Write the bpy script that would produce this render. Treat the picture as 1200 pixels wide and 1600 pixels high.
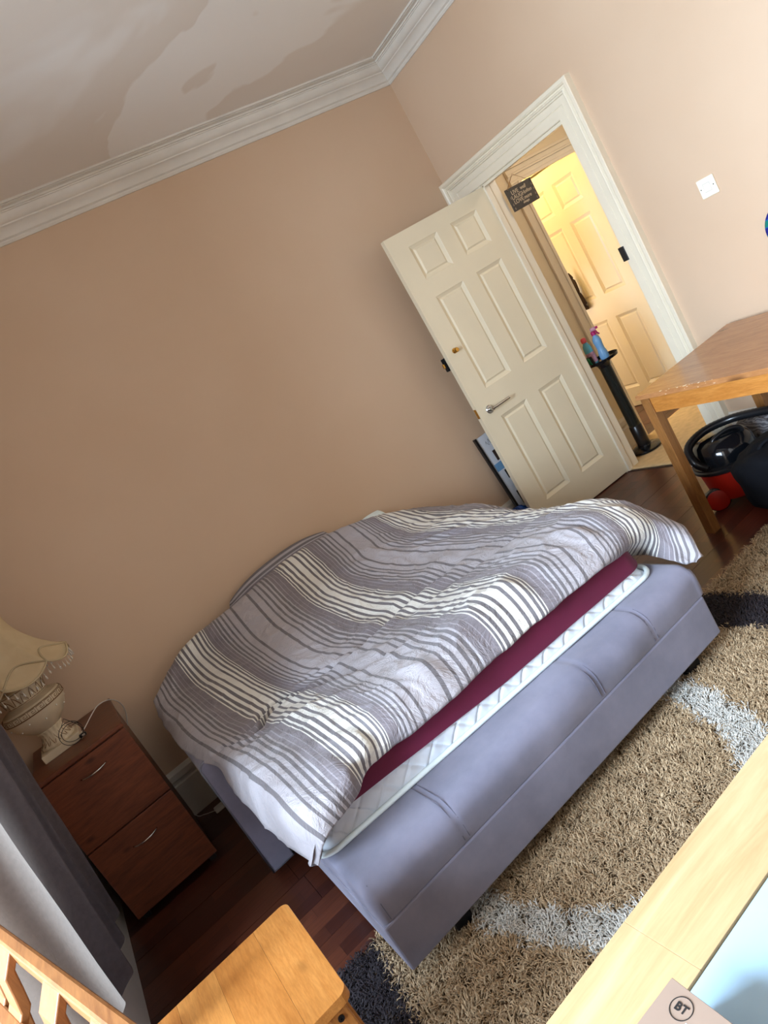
import bpy, bmesh, math, random
import numpy as np
from mathutils import Vector, Matrix, noise
random.seed(7); rng = np.random.default_rng(7)
PI = math.pi
for o in list(bpy.data.objects): bpy.data.objects.remove(o)
scene = bpy.context.scene
COL = scene.collection

# ------------------------------------------------------------------ camera
cam = bpy.data.cameras.new('camera'); camo = bpy.data.objects.new('camera', cam); COL.objects.link(camo)
R = [[0.7403095564, -0.4410962941, -0.5073222053], [-0.5446443023, 0.0488482084, -0.8372433556], [0.3940867222, 0.8961294058, -0.2040777879]]
CP = (-3.12989, -3.70705, 1.52226)
M = Matrix(((R[0][0], -R[1][0], -R[2][0], CP[0]), (R[0][1], -R[1][1], -R[2][1], CP[1]), (R[0][2], -R[1][2], -R[2][2], CP[2]), (0, 0, 0, 1)))
camo.matrix_world = M
cam.sensor_fit = 'AUTO'; cam.sensor_width = 36; cam.lens = 1109 / 1600 * 36; cam.clip_start = .02
scene.camera = camo
scene.view_settings.view_transform = 'Standard'; scene.view_settings.look = 'None'
scene.view_settings.gamma = 1; scene.view_settings.use_curve_mapping = False
scene.view_settings.exposure = 0.18

# ------------------------------------------------------------------ world and lights
w = bpy.data.worlds.new('world'); scene.world = w; w.use_nodes = True
w.node_tree.nodes['Background'].inputs[0].default_value = (.55, .75, 1, 1)
w.node_tree.nodes['Background'].inputs[1].default_value = 1.5
def area(name, loc, target, sx, sy, power, color):
    l = bpy.data.lights.new(name, 'AREA'); l.shape = 'RECTANGLE'; l.size = sx; l.size_y = sy; l.energy = power; l.color = color
    o = bpy.data.objects.new(name, l); COL.objects.link(o); o.location = loc
    d = Vector(target) - Vector(loc); o.rotation_euler = d.to_track_quat('-Z', 'Y').to_euler(); return o
area('daylight_bay', (-6.3, -2.75, 2.3), (-.6, -1.9, .6), 2.6, 2.4, 1300, (.68, .83, 1))
area('rear_fill', (-2.15, -5.0, 1.7), (-1.7, 0, 1.3), 1.5, 1.6, 11, (1, .76, .50))  # warm fill added behind the camera to brighten the back wall; no known source
def point(name, loc, power, color, r):
    l = bpy.data.lights.new(name, 'POINT'); l.energy = power; l.color = color; l.shadow_soft_size = r
    o = bpy.data.objects.new(name, l); COL.objects.link(o); o.location = loc
point('hall_lamp', (.80, .62, 2.25), 21, (1, .78, .36), .08)
point('passage_fill', (.65, -1.0, 2.2), 9, (1, .88, .76), .12)  # fill added to brighten the dim passage past the door; no fixture there
point('hall_daylight', (.65, .9, .9), 9, (1, .90, .82), .25)

# ------------------------------------------------------------------ materials
def srgb(r, g, b):
    f = lambda c: (c / 255 / 12.92) if c / 255 <= .04045 else ((c / 255 + .055) / 1.055) ** 2.4
    return (f(r), f(g), f(b), 1)
class NT:
    def __init__(s, name):
        s.m = bpy.data.materials.new(name); s.m.use_nodes = True; s.t = s.m.node_tree; s.b = s.t.nodes['Principled BSDF']
    def n(s, typ, **k):
        nd = s.t.nodes.new(typ)
        for a, v in k.items():
            if a.startswith('i_'): nd.inputs[a[2:].replace('_', ' ')].default_value = v
            else: setattr(nd, a, v)
        return nd
    def l(s, a, b): s.t.links.new(a, b)
    def coord(s, kind='Object', scale=(1, 1, 1), rot=(0, 0, 0)):
        c = s.n('ShaderNodeTexCoord'); mp = s.n('ShaderNodeMapping'); mp.inputs['Scale'].default_value = scale; mp.inputs['Rotation'].default_value = rot
        s.l(c.outputs[kind], mp.inputs[0]); return mp.outputs[0]
    def noise(s, vec, scale, detail=3, rough=.5, dist=0):
        nd = s.n('ShaderNodeTexNoise'); nd.inputs['Scale'].default_value = scale; nd.inputs['Detail'].default_value = detail
        nd.inputs['Roughness'].default_value = rough; nd.inputs['Distortion'].default_value = dist
        s.l(vec, nd.inputs['Vector']); return nd.outputs['Fac']
    def ramp(s, fac, stops, interp='LINEAR'):
        r = s.n('ShaderNodeValToRGB'); r.color_ramp.interpolation = interp; e = r.color_ramp.elements
        e[0].position, e[0].color = stops[0]
        while len(e) > 1: e.remove(e[-1])
        for p, c in stops[1:]:
            x = e.new(p); x.color = c
        s.l(fac, r.inputs[0]); return r.outputs[0]
    def bump(s, h, strength, dist=.002):
        b = s.n('ShaderNodeBump'); b.inputs['Strength'].default_value = strength; b.inputs['Distance'].default_value = dist
        s.l(h, b.inputs['Height']); s.l(b.outputs[0], s.b.inputs['Normal'])
    def base(s, out): s.l(out, s.b.inputs['Base Color'])
    def mix(s, fac, a, b, mode='MIX'):
        m = s.n('ShaderNodeMix', data_type='RGBA', blend_type=mode)
        for sock, v in ((m.inputs[0], fac), (m.inputs[6], a), (m.inputs[7], b)):
            if hasattr(v, 'is_output'): s.l(v, sock)
            else: sock.default_value = v
        return m.outputs[2]
def plain(name, col, rough=.6, metal=0, var=.06, nscale=8, bump=.0, bscale=60, bdist=.002, spec=.5, sheen=0):
    a = NT(name); v = a.coord()
    c2 = tuple(max(0, c * (1 - var * 2)) for c in col[:3]) + (1,)
    c1 = tuple(min(1, c * (1 + var)) for c in col[:3]) + (1,)
    a.base(a.ramp(a.noise(v, nscale, 4), [(.3, c2), (.7, c1)]))
    a.b.inputs['Roughness'].default_value = rough; a.b.inputs['Metallic'].default_value = metal
    a.b.inputs['Specular IOR Level'].default_value = spec
    if sheen: a.b.inputs['Sheen Weight'].default_value = sheen
    if bump: a.bump(a.noise(v, bscale, 4), bump, bdist)
    return a.m
def wood(name, dark, light, axis='x', scale=1, rough=.45, knots=True, kcol=None, cont=1.0, kn=1.0):
    a = NT(name); st = {'x': (1, 9, 9), 'y': (9, 1, 9), 'z': (9, 9, 1)}[axis]
    v = a.coord(scale=tuple(q * scale for q in st)); g = a.noise(v, 3.5, 8, .6, 1.2)
    c = a.ramp(g, [(.32, dark), (.68, light)])
    fine = a.noise(a.coord(scale=tuple(q * scale * 6 for q in st)), 4, 4, .7)
    c = a.mix(.22 * cont, c, a.ramp(fine, [(.4, tuple(x * .5 for x in dark[:3]) + (1,)), (.6, light)]))
    if knots:
        st2 = {'x': (2.4, 5, 5), 'y': (5, 2.4, 5), 'z': (5, 5, 2.4)}[axis]
        vo = a.n('ShaderNodeTexVoronoi'); vo.inputs['Scale'].default_value = 1.15 * scale * kn; a.l(a.coord(scale=st2), vo.inputs['Vector']); vo.inputs['Randomness'].default_value = 1
        k = a.ramp(vo.outputs['Distance'], [(.0, (1, 1, 1, 1)), (.07, (.75, .75, .75, 1)), (.15, (0, 0, 0, 1))])
        c = a.mix(k, c, kcol or tuple(x * .45 for x in dark[:3]) + (1,))
    a.base(c); a.b.inputs['Roughness'].default_value = rough; a.bump(fine, .12, .001); return a.m

M_ = {}
# walls: blush emulsion with faint roller patches
a = NT('wall_paint'); v = a.coord(); big = a.noise(v, .9, 4, .5)
a.base(a.ramp(big, [(.35, srgb(206, 176, 147)), (.65, srgb(212, 184, 156))])); a.b.inputs['Roughness'].default_value = .5
a.b.inputs['Specular IOR Level'].default_value = .35
a.bump(a.noise(v, 140, 3), .08, .001); M_['wall'] = a.m
# ceiling: grey white with water-stained patches
a = NT('ceiling_paint'); v = a.coord()
st = a.ramp(a.noise(v, .8, 4, .5, .5), [(.52, srgb(240, 236, 230)), (.53, srgb(228, 219, 208)), (.66, srgb(231, 223, 213)), (.70, srgb(240, 236, 230))])
a.base(st); a.b.inputs['Roughness'].default_value = .7; a.bump(a.noise(v, 30, 4), .1, .002); M_['ceil'] = a.m
M_['plaster'] = plain('cornice_paint', srgb(222, 216, 205), .5, var=.03, bump=.12, bscale=25)
M_['gloss'] = plain('white_gloss_paint', srgb(234, 221, 192), .32, var=.015, nscale=5, bump=.05, bscale=50)
M_['frame'] = plain('frame_gloss_paint', srgb(236, 225, 202), .3, var=.015, bump=.05, bscale=60)
M_['skirt'] = plain('skirting_paint', srgb(214, 208, 196), .4, var=.03)
# dark red laminate, three strips per board
a = NT('laminate'); v = a.coord('Object')
br = a.n('ShaderNodeTexBrick'); a.l(v, br.inputs['Vector']); br.offset = .37; br.squash = 1
br.inputs['Scale'].default_value = 1; br.inputs['Brick Width'].default_value = .42; br.inputs['Row Height'].default_value = .0633
br.inputs['Mortar Size'].default_value = .0006; br.inputs['Bias'].default_value = 0
br.inputs['Color1'].default_value = srgb(64, 32, 25); br.inputs['Color2'].default_value = srgb(98, 54, 38); br.inputs['Mortar'].default_value = srgb(40, 20, 16)
g = a.ramp(a.noise(a.coord(scale=(2, 30, 2)), 4, 6, .6, .5), [(.3, (.55, .5, .5, 1)), (.7, (1.1, 1.05, 1, 1))])
a.base(a.mix(.8, br.outputs['Color'], g, 'MULTIPLY')); a.b.inputs['Roughness'].default_value = .30; a.b.inputs['Specular IOR Level'].default_value = .6
a.bump(a.noise(a.coord(scale=(2, 40, 2)), 6, 4), .06, .0008); M_['laminate'] = a.m
M_['suede'] = None
a = NT('grey_suede'); v = a.coord()
a.base(a.ramp(a.noise(v, 5, 5, .6), [(.3, srgb(112, 112, 130)), (.7, srgb(136, 135, 154))])); a.b.inputs['Roughness'].default_value = .85
a.b.inputs['Sheen Weight'].default_value = .25; a.bump(a.noise(v, 220, 3), .2, .001); M_['suede'] = a.m
M_['suede_dk'] = plain('dark_seam', srgb(58, 60, 72), .9)
M_['seam_th'] = plain('seam_thread', srgb(96, 96, 112), .9)
M_['piping'] = plain('grey_piping', srgb(120, 122, 134), .8)
M_['plastic_blk'] = plain('black_plastic', srgb(22, 23, 26), .28, var=.1)
M_['black_matt'] = plain('black_fabric', srgb(12, 14, 20), .8, var=.15, bump=.4, bscale=180, spec=.2)
M_['maroon'] = plain('maroon_sheet', srgb(104, 8, 54), .75, var=.06, bump=.12, bscale=160, sheen=.1)
# quilted mattress fabric
a = NT('quilted_white'); v = a.coord(rot=(0, PI / 4, 0))
a.base(a.ramp(a.noise(v, 6), [(.3, srgb(205, 212, 222)), (.7, srgb(224, 230, 238))])); a.b.inputs['Roughness'].default_value = .7
M_['quilt'] = a.m
M_['white_pipe'] = plain('white_piping', srgb(228, 240, 240), .6, var=.02)
# striped duvet fabric, stripe coordinate in UV.x (one unit per repeat)
def stripes(name, tint=1.0):
    a = NT(name); uv = a.n('ShaderNodeTexCoord'); sp = a.n('ShaderNodeSeparateXYZ'); a.l(uv.outputs['UV'], sp.inputs[0])
    ad = a.n('ShaderNodeMath', operation='ADD'); ad.inputs[1].default_value = 100.5; a.l(sp.outputs[0], ad.inputs[0])
    fr = a.n('ShaderNodeMath', operation='FRACT'); a.l(ad.outputs[0], fr.inputs[0])
    sb = a.n('ShaderNodeMath', operation='SUBTRACT'); sb.inputs[1].default_value = .5; a.l(fr.outputs[0], sb.inputs[0])
    ab = a.n('ShaderNodeMath', operation='ABSOLUTE'); a.l(sb.outputs[0], ab.inputs[0])
    ml = a.n('ShaderNodeMath', operation='MULTIPLY'); ml.inputs[1].default_value = 2; a.l(ab.outputs[0], ml.inputs[0])
    W, D, B, G, L = srgb(232, 230, 222), srgb(112, 107, 110), srgb(128, 121, 126), srgb(176, 171, 176), srgb(158, 152, 158)
    st = [(0, W), (.020, D), (.038, W), (.062, D), (.081, W), (.100, D), (.118, W), (.127, D), (.139, W), (.145, B), (.176, L), (.180, B), (.205, L), (.210, B),
          (.232, G), (.241, D), (.258, G), (.272, D), (.290, G), (.312, D), (.328, G), (.350, D), (.364, G), (.412, D), (.430, G)]
    c = a.ramp(ml.outputs[0], [(p * 2, q) for p, q in st], 'CONSTANT')
    v = a.coord('UV', scale=(40, 160, 1)); wv = a.noise(v, 6, 4, .7)
    c = a.mix(.35, c, a.ramp(wv, [(.3, (.78, .78, .80, 1)), (.7, (1, 1, 1, 1))]), 'MULTIPLY')
    a.base(c); a.b.inputs['Roughness'].default_value = .8; a.b.inputs['Sheen Weight'].default_value = .15
    ob = a.coord('Object', scale=(1, 1.6, 1)); n1 = a.noise(ob, 9, 5, .62, 1.6); rdg = a.n('ShaderNodeMath', operation='PINGPONG'); rdg.inputs[1].default_value = .5
    a.l(n1, rdg.inputs[0]); a.bump(rdg.outputs[0], .55, .03); return a.m
M_['duvet'] = stripes('striped_cotton')
M_['cab'] = wood('cherry_veneer', srgb(88, 44, 26), srgb(126, 68, 40), 'x', 1.0, .38, True, kn=1.9)
M_['pine_x'] = wood('pine_x', srgb(182, 118, 54), srgb(212, 152, 82), 'x', 1.0, .35)
M_['pine_y'] = wood('pine_y', srgb(172, 106, 46), srgb(196, 130, 64), 'y', 1.0, .35)
M_['pine_y2'] = wood('pine_y2', srgb(180, 114, 52), srgb(204, 140, 72), 'y', 1.1, .35, kn=1.3)
M_['pine_z'] = wood('pine_z', srgb(166, 104, 48), srgb(196, 134, 70), 'z', 1.0, .4)
M_['table_y'] = wood('table_pine', srgb(150, 98, 56), srgb(188, 132, 84), 'y', 1.0, .22)
M_['table_z'] = wood('table_leg_pine', srgb(128, 84, 42), srgb(160, 108, 58), 'z', 1.0, .4)
M_['table_e'] = wood('table_edge_pine', srgb(168, 104, 42), srgb(194, 130, 62), 'y', 1.0, .35, False)
M_['chair_y'] = wood('chair_pine', srgb(128, 80, 44), srgb(160, 108, 62), 'y', 1.0, .4)
M_['chair_z'] = wood('chair_pine_upright', srgb(128, 80, 44), srgb(158, 106, 62), 'z', 1.0, .4)
M_['birch'] = wood('birch_veneer', srgb(182, 150, 106), srgb(206, 176, 134), 'x', .8, .35, False, cont=.35)
M_['chrome'] = plain('satin_chrome', srgb(190, 188, 184), .22, 1, var=.02)
M_['brass'] = plain('brass', srgb(200, 158, 80), .25, 1, var=.03)
M_['steel_dk'] = plain('dark_steel', srgb(60, 60, 62), .4, .8)
M_['ceramic'] = plain('cream_ceramic', srgb(216, 200, 170), .4, var=.05, nscale=14)
M_['inlay'] = plain('brown_inlay', srgb(126, 90, 56), .6)
M_['gem'] = plain('pearl_bead', srgb(240, 236, 226), .15)
M_['cord_w'] = plain('white_cord', srgb(226, 224, 218), .5)
M_['paper'] = plain('white_card', srgb(214, 218, 226), .6, var=.02)
M_['switch'] = plain('white_switch', srgb(246, 240, 220), .3, var=.01)
M_['red'] = plain('red_plastic', srgb(178, 30, 14), .42, var=.04)
M_['domeblk'] = plain('gloss_black', srgb(18, 20, 24), .12, var=.05)
M_['carton'] = plain('brown_card', srgb(150, 128, 112), .75, var=.03, nscale=20)
M_['carton_dk'] = plain('dark_card_edge', srgb(70, 44, 36), .8)
M_['ink'] = plain('black_ink', srgb(32, 30, 30), .6)
M_['label'] = plain('pale_label', srgb(206, 230, 246), .5)
M_['slate'] = plain('slate_sign', srgb(62, 56, 50), .6, var=.1, nscale=30)
M_['chalk'] = plain('chalk_print', srgb(176, 160, 134), .8)
M_['twine'] = plain('twine', srgb(150, 112, 70), .9)
M_['mat'] = plain('cream_mat', srgb(214, 186, 140), .9, var=.06, nscale=25, bump=.3, bscale=120)
M_['coat'] = plain('brown_cloth', srgb(60, 42, 32), .9)
M_['bluebag'] = plain('blue_polythene', srgb(20, 70, 150), .35, var=.15, bump=.6, bscale=22, bdist=.01)
a = NT('grey_patterned_cloth'); v = a.coord(); wv = a.n('ShaderNodeTexWave'); wv.inputs['Scale'].default_value = 22; wv.inputs['Distortion'].default_value = 6; a.l(v, wv.inputs[0])
a.base(a.ramp(wv.outputs[1], [(.4, srgb(78, 76, 80)), (.6, srgb(126, 124, 126))])); a.b.inputs['Roughness'].default_value = .9; M_['cloth'] = a.m
def glassy(name, col, alpha, rough=.1):
    a = NT(name); a.b.inputs['Base Color'].default_value = col; a.b.inputs['Alpha'].default_value = alpha; a.b.inputs['Roughness'].default_value = rough; return a.m
M_['smoke'] = glassy('smoked_acrylic', srgb(40, 42, 38), .72, .10)
M_['bottle_b'] = glassy('blue_liquid_plastic', srgb(120, 170, 214), .88, .2)
M_['bottle_t'] = glassy('turquoise_plastic', srgb(96, 180, 200), .95, .25)
M_['magenta'] = plain('magenta_plastic', srgb(168, 20, 96), .35)
M_['coral'] = plain('coral_plastic', srgb(236, 96, 104), .4)
M_['green'] = plain('green_sponge', srgb(60, 170, 120), .8, bump=.4, bscale=60)
M_['pinklab'] = plain('pink_label', srgb(196, 150, 170), .5, var=.25, nscale=60)
M_['glass'] = glassy('window_glass', (.9, .95, 1, 1), .06, .02)
M_['drop'] = glassy('clear_bead', srgb(236, 228, 214), .55, .05)
a = NT('lampshade_cloth'); a.b.inputs['Roughness'].default_value = .8
v = a.coord(); a.base(a.ramp(a.noise(v, 20), [(.3, srgb(222, 200, 158)), (.7, srgb(232, 212, 172))]))
tr = a.n('ShaderNodeBsdfTranslucent'); tr.inputs[0].default_value = srgb(232, 206, 160); mx = a.n('ShaderNodeMixShader'); mx.inputs[0].default_value = .3
a.l(a.b.outputs[0], mx.inputs[1]); a.l(tr.outputs[0], mx.inputs[2]); a.l(mx.outputs[0], a.t.nodes['Material Output'].inputs[0]); M_['shade'] = a.m
M_['braid'] = plain('beige_braid', srgb(196, 176, 140), .9, bump=.5, bscale=300)
a = NT('curtain_cloth'); v = a.coord(); a.base(a.ramp(a.noise(v, 60), [(.3, srgb(84, 80, 86)), (.7, srgb(102, 97, 102))])); a.bump(a.noise(a.coord(scale=(1, 1, .35)), 16, 5, .6, 1), .5, .02); a.b.inputs['Roughness'].default_value = .9
tr = a.n('ShaderNodeBsdfTranslucent'); tr.inputs[0].default_value = srgb(166, 154, 144); mx = a.n('ShaderNodeMixShader'); mx.inputs[0].default_value = .30
a.l(a.b.outputs[0], mx.inputs[1]); a.l(tr.outputs[0], mx.inputs[2]); a.l(mx.outputs[0], a.t.nodes['Material Output'].inputs[0]); M_['curtain'] = a.m
a = NT('pale_blue_glass_top'); a.b.inputs['Base Color'].default_value = srgb(172, 206, 230); a.b.inputs['Roughness'].default_value = .16
v = a.coord(); a.bump(a.noise(v, 3), .02, .001); M_['blueglass'] = a.m
a = NT('shag_yarn'); at = a.n('ShaderNodeVertexColor', layer_name='yarn'); a.base(at.outputs[0]); a.b.inputs['Roughness'].default_value = .85; M_['yarn'] = a.m
a = NT('rainbow_glaze'); v = a.coord(); wv = a.n('ShaderNodeTexWave', bands_direction='Z'); wv.inputs['Scale'].default_value = 5; a.l(v, wv.inputs[0])
a.base(a.ramp(wv.outputs[1], [(0, srgb(16, 30, 130)), (.4, srgb(20, 70, 170)), (.6, srgb(10, 120, 110)), (1, srgb(20, 150, 140))], 'CONSTANT')); a.b.inputs['Roughness'].default_value = .25; M_['rainbow'] = a.m

# ------------------------------------------------------------------ mesh helpers
class MB:
    def __init__(s): s.v = []; s.f = []
    def add(s, vs, fs):
        o = len(s.v); s.v += [tuple(p) for p in vs]; s.f += [tuple(i + o for i in f) for f in fs]; return s
    def box(s, x0, x1, y0, y1, z0, z1):
        x0, x1 = sorted((x0, x1)); y0, y1 = sorted((y0, y1)); z0, z1 = sorted((z0, z1))
        return s.add([(x0, y0, z0), (x1, y0, z0), (x1, y1, z0), (x0, y1, z0), (x0, y0, z1), (x1, y0, z1), (x1, y1, z1), (x0, y1, z1)],
                     [(0, 3, 2, 1), (4, 5, 6, 7), (0, 1, 5, 4), (1, 2, 6, 5), (2, 3, 7, 6), (3, 0, 4, 7)])
    def hexa(s, bot, top):     # four bottom points ccw, four top points
        return s.add(list(bot) + list(top), [(3, 2, 1, 0), (4, 5, 6, 7), (0, 1, 5, 4), (1, 2, 6, 5), (2, 3, 7, 6), (3, 0, 4, 7)])
    def prism(s, poly, z0, z1):
        n = len(poly); return s.add([(x, y, z0) for x, y in poly] + [(x, y, z1) for x, y in poly],
            [tuple(range(n))[::-1], tuple(range(n, 2 * n))] + [(i, (i + 1) % n, n + (i + 1) % n, n + i) for i in range(n)])
    def lathe(s, prof, c=(0, 0, 0), n=32, sc=None):
        vs = []; fs = []; m = len(prof)
        for r, z in prof:
            for k in range(n):
                a_ = 2 * PI * k / n; rr = max(r, 1e-5) * (sc(k, n, z) if sc else 1); vs.append((c[0] + rr * math.cos(a_), c[1] + rr * math.sin(a_), c[2] + z))
        for i in range(m - 1):
            for k in range(n): k2 = (k + 1) % n; fs.append((i * n + k, i * n + k2, (i + 1) * n + k2, (i + 1) * n + k))
        return s.add(vs, fs)
    def tube(s, pts, r, n=8, closed=False):
        pts = [Vector(p) for p in pts]; m = len(pts); rs = r if isinstance(r, (list, tuple)) else [r] * m; vs = []; fs = []
        up = Vector((0, 0, 1))
        for i, p in enumerate(pts):
            t = (pts[(i + 1) % m] - pts[i - 1]) if closed else (pts[min(i + 1, m - 1)] - pts[max(i - 1, 0)])
            t.normalize(); a_ = t.cross(up)
            if a_.length < 1e-3: a_ = t.cross(Vector((1, 0, 0)))
            a_.normalize(); b_ = t.cross(a_)
            for k in range(n):
                q = 2 * PI * k / n; vs.append(p + (a_ * math.cos(q) + b_ * math.sin(q)) * rs[i])
        for i in range(m if closed else m - 1):
            j = (i + 1) % m
            for k in range(n): k2 = (k + 1) % n; fs.append((i * n + k, i * n + k2, j * n + k2, j * n + k))
        if not closed: fs += [tuple(range(n))[::-1], tuple((m - 1) * n + k for k in range(n))]
        return s.add(vs, fs)
    def sphere(s, c, r, n=12, m=8):
        if not isinstance(r, tuple): r = (r, r, r)
        vs = []; fs = []
        for i in range(m + 1):
            t = PI * i / m
            for k in range(n): q = 2 * PI * k / n; vs.append((c[0] + r[0] * math.sin(t) * math.cos(q), c[1] + r[1] * math.sin(t) * math.sin(q), c[2] - r[2] * math.cos(t)))
        for i in range(m):
            for k in range(n): k2 = (k + 1) % n; fs.append((i * n + k, i * n + k2, (i + 1) * n + k2, (i + 1) * n + k))
        return s.add(vs, fs)
    def xf(s, mat): s.v = [tuple(mat @ Vector(p)) for p in s.v]; return s
def obj(name, mb, mat, parent=None, smooth=False, bevel=0, seg=2, label=None, kind=None, autos=None):
    me = bpy.data.meshes.new(name); me.from_pydata(mb.v, [], mb.f); me.validate()
    bm = bmesh.new(); bm.from_mesh(me); bmesh.ops.remove_doubles(bm, verts=bm.verts, dist=1e-6); bmesh.ops.recalc_face_normals(bm, faces=bm.faces); bm.to_mesh(me); bm.free()
    me.materials.append(M_[mat] if isinstance(mat, str) else mat)
    o = bpy.data.objects.new(name, me); COL.objects.link(o)
    if parent: 
        o.parent = parent
        if parent.type == 'EMPTY': o.matrix_parent_inverse = Matrix.Translation(-parent.location)   # meshes are modelled in room coordinates
    if smooth:
        me.polygons.foreach_set('use_smooth', [True] * len(me.polygons))
        if autos: me.set_sharp_from_angle(angle=autos)
    if bevel:
        b = o.modifiers.new('bevel', 'BEVEL'); b.width = bevel; b.segments = seg; b.limit_method = 'ANGLE'; b.angle_limit = .6; b.harden_normals = False
    if label: o['label'] = label
    if kind: o['kind'] = kind
    return o
def thing(name, label, cat, loc, group=None):
    o = bpy.data.objects.new(name, None); COL.objects.link(o); o.location = loc; o.empty_display_size = .05
    o['label'] = label; o['category'] = cat
    if group: o['group'] = group
    return o
def tag(o, label, cat, group=None):
    o['label'] = label; o['category'] = cat
    if group: o['group'] = group
    return o
def struct(name, mb, mat, **k): return obj(name, mb, mat, kind='structure', **k)
def text_mesh(name, body, size, mat, matrix, parent, depth=.0006, align='CENTER', shear=0, bold=0):
    cu = bpy.data.curves.new(name, 'FONT'); cu.body = body; cu.size = size; cu.extrude = depth; cu.align_x = align; cu.align_y = 'CENTER'; cu.shear = shear; cu.offset = bold
    to = bpy.data.objects.new(name + '_tmp', cu); COL.objects.link(to)
    dg = bpy.context.evaluated_depsgraph_get(); me = bpy.data.meshes.new_from_object(to.evaluated_get(dg)); bpy.data.objects.remove(to)
    me.transform(matrix); mb = MB(); mb.v = [tuple(v.co) for v in me.vertices]; mb.f = [tuple(p.vertices) for p in me.polygons]
    return obj(name, mb, mat, parent)

# ================================================================== SETTING
XW, YB, H = -3.73, -4.7, 2.92
mb = MB().box(XW - .95, .0, YB - .1, 0, -.06, -.012); floor = struct('floor', mb, 'black_matt')
def planks(parent, x0, x1, y0, y1, off=0):
    y = y1; r = 0
    while y > y0 + .01:
        x = x0 - rng.uniform(0, 1.2); ya = max(y - .19, y0)
        while x < x1:
            a_, b_ = max(x, x0), min(x + 1.28, x1); x += 1.28
            if b_ - a_ < .03: continue
            m = MB().box(a_ + .0008, b_ - .0008, ya + .0008, y - .0008, -.012, rng.uniform(-.0004, .0004))
            obj('plank', m, 'laminate', parent)
        y = ya; r += 1
planks(floor, XW, 0, YB, 0)
# walls
struct('wall_back', MB().box(XW - .2, 0, 0, .2, -.06, H), 'wall')
m = MB().box(0, .10, -.300, .2, 0, H).box(0, .10, YB, -1.013, 0, H).box(0, .10, -1.013, -.300, 1.99, H)
wb = struct('wall_right', m, 'wall')
BY0, BY1 = -3.75, -1.38
m = MB().box(XW - .2, XW, BY1, 0, 0, H).box(XW - .2, XW, YB, BY0, 0, H).box(XW - .2, XW, BY0, BY1, 2.62, H)
struct('wall_left', m, 'wall')
struct('wall_front', MB().box(XW - .2, -3.0, YB - .15, YB, 0, H).box(-1.3, .3, YB - .15, YB, 0, H).box(-3.0, -1.3, YB - .15, YB, 0, .8).box(-3.0, -1.3, YB - .15, YB, 2.45, H), 'wall')
fm = MB()
for a_, b_, c_, d_ in ((-3.0, -2.94, .8, 2.45), (-1.36, -1.3, .8, 2.45), (-3, -1.3, .8, .87), (-3, -1.3, 2.38, 2.45), (-2.17, -2.12, .8, 2.45)): fm.box(a_, b_, YB - .1, YB - .05, c_, d_)
wn = struct('window_4', fm, 'frame'); obj('pane', MB().box(-2.94, -2.17, YB - .08, YB - .075, .87, 2.38), 'glass', wn); obj('pane', MB().box(-2.12, -1.36, YB - .08, YB - .075, .87, 2.38), 'glass', wn)  # unseen window, added so the rear fill can enter through the front wall
struct('ceiling', MB().box(XW - .95, .3, YB - .15, .2, H, H + .08), 'ceil')
# bay: returns, apron under the sashes, soffit
BX = XW - .85
m = MB().box(BX, XW - .2, BY1, BY1 + .12, 0, 2.62).box(BX, XW - .2, BY0 - .12, BY0, 0, 2.62).box(BX - .1, BX, BY0 - .12, BY1 + .12, 0, .48).box(BX - .1, BX, BY0 - .12, BY1 + .12, 2.5, 2.62).box(BX - .1, XW, BY0 - .12, BY1 + .12, 2.60, 2.72)
struct('wall_bay', m, 'wall')
for i in range(3):
    ya = BY0 + (BY1 - BY0) * i / 3; yb = BY0 + (BY1 - BY0) * (i + 1) / 3
    fm = MB()
    for a_, b_, c_, d_ in ((ya, ya + .05, .48, 2.5), (yb - .05, yb, .48, 2.5), (ya, yb, .48, .55), (ya, yb, 2.43, 2.5), (ya, yb, 1.46, 1.51)): fm.box(BX - .07, BX - .02, a_, b_, c_, d_)
    wn = struct('window_%d' % (i + 1), fm, 'frame')
    for z0, z1 in ((.55, 1.46), (1.51, 2.43)): obj('pane', MB().box(BX - .048, BX - .043, ya + .05, yb - .05, z0, z1), 'glass', wn)
# cornice, swept round the room
prof = [(0, 2.790), (.008, 2.790), (.014, 2.800), (.014, 2.806), (.024, 2.812), (.028, 2.822), (.036, 2.836), (.050, 2.848), (.058, 2.851), (.060, 2.857), (.066, 2.859),
        (.076, 2.868), (.084, 2.881), (.087, 2.893), (.092, 2.894), (.092, 2.899), (.101, 2.900), (.101, 2.908), (.128, 2.909), (.128, 2.914), (.134, 2.915), (.134, 2.911), (.142, 2.911), (.142, 2.921), (0, 2.921)]
def corner(d, k): return [(XW + d, YB + d), (0 - d, YB + d), (0 - d, 0 - d), (XW + d, 0 - d)][k]
for nm, k0, k1 in (('front', 0, 1), ('right', 1, 2), ('back', 2, 3), ('left', 3, 0)):
    vs = []; n = len(prof)
    steps = 14
    for q in range(steps + 1):
        for d, z in prof:
            (x0, y0), (x1, y1) = corner(d, k0), corner(d, k1); t = q / steps
            jz = (noise.noise((x0 + (x1 - x0) * t * 3, y0 + (y1 - y0) * t * 3, z * 9)) * .003) if 0 < q < steps else 0
            vs.append((x0 + (x1 - x0) * t, y0 + (y1 - y0) * t, z + jz))
    fs = [(q * n + i, q * n + (i + 1) % n, (q + 1) * n + (i + 1) % n, (q + 1) * n + i) for q in range(steps) for i in range(n)]
    struct('trim_%d' % (k0 + 1), MB().add(vs, fs), 'plaster', smooth=True, autos=.5)
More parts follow.
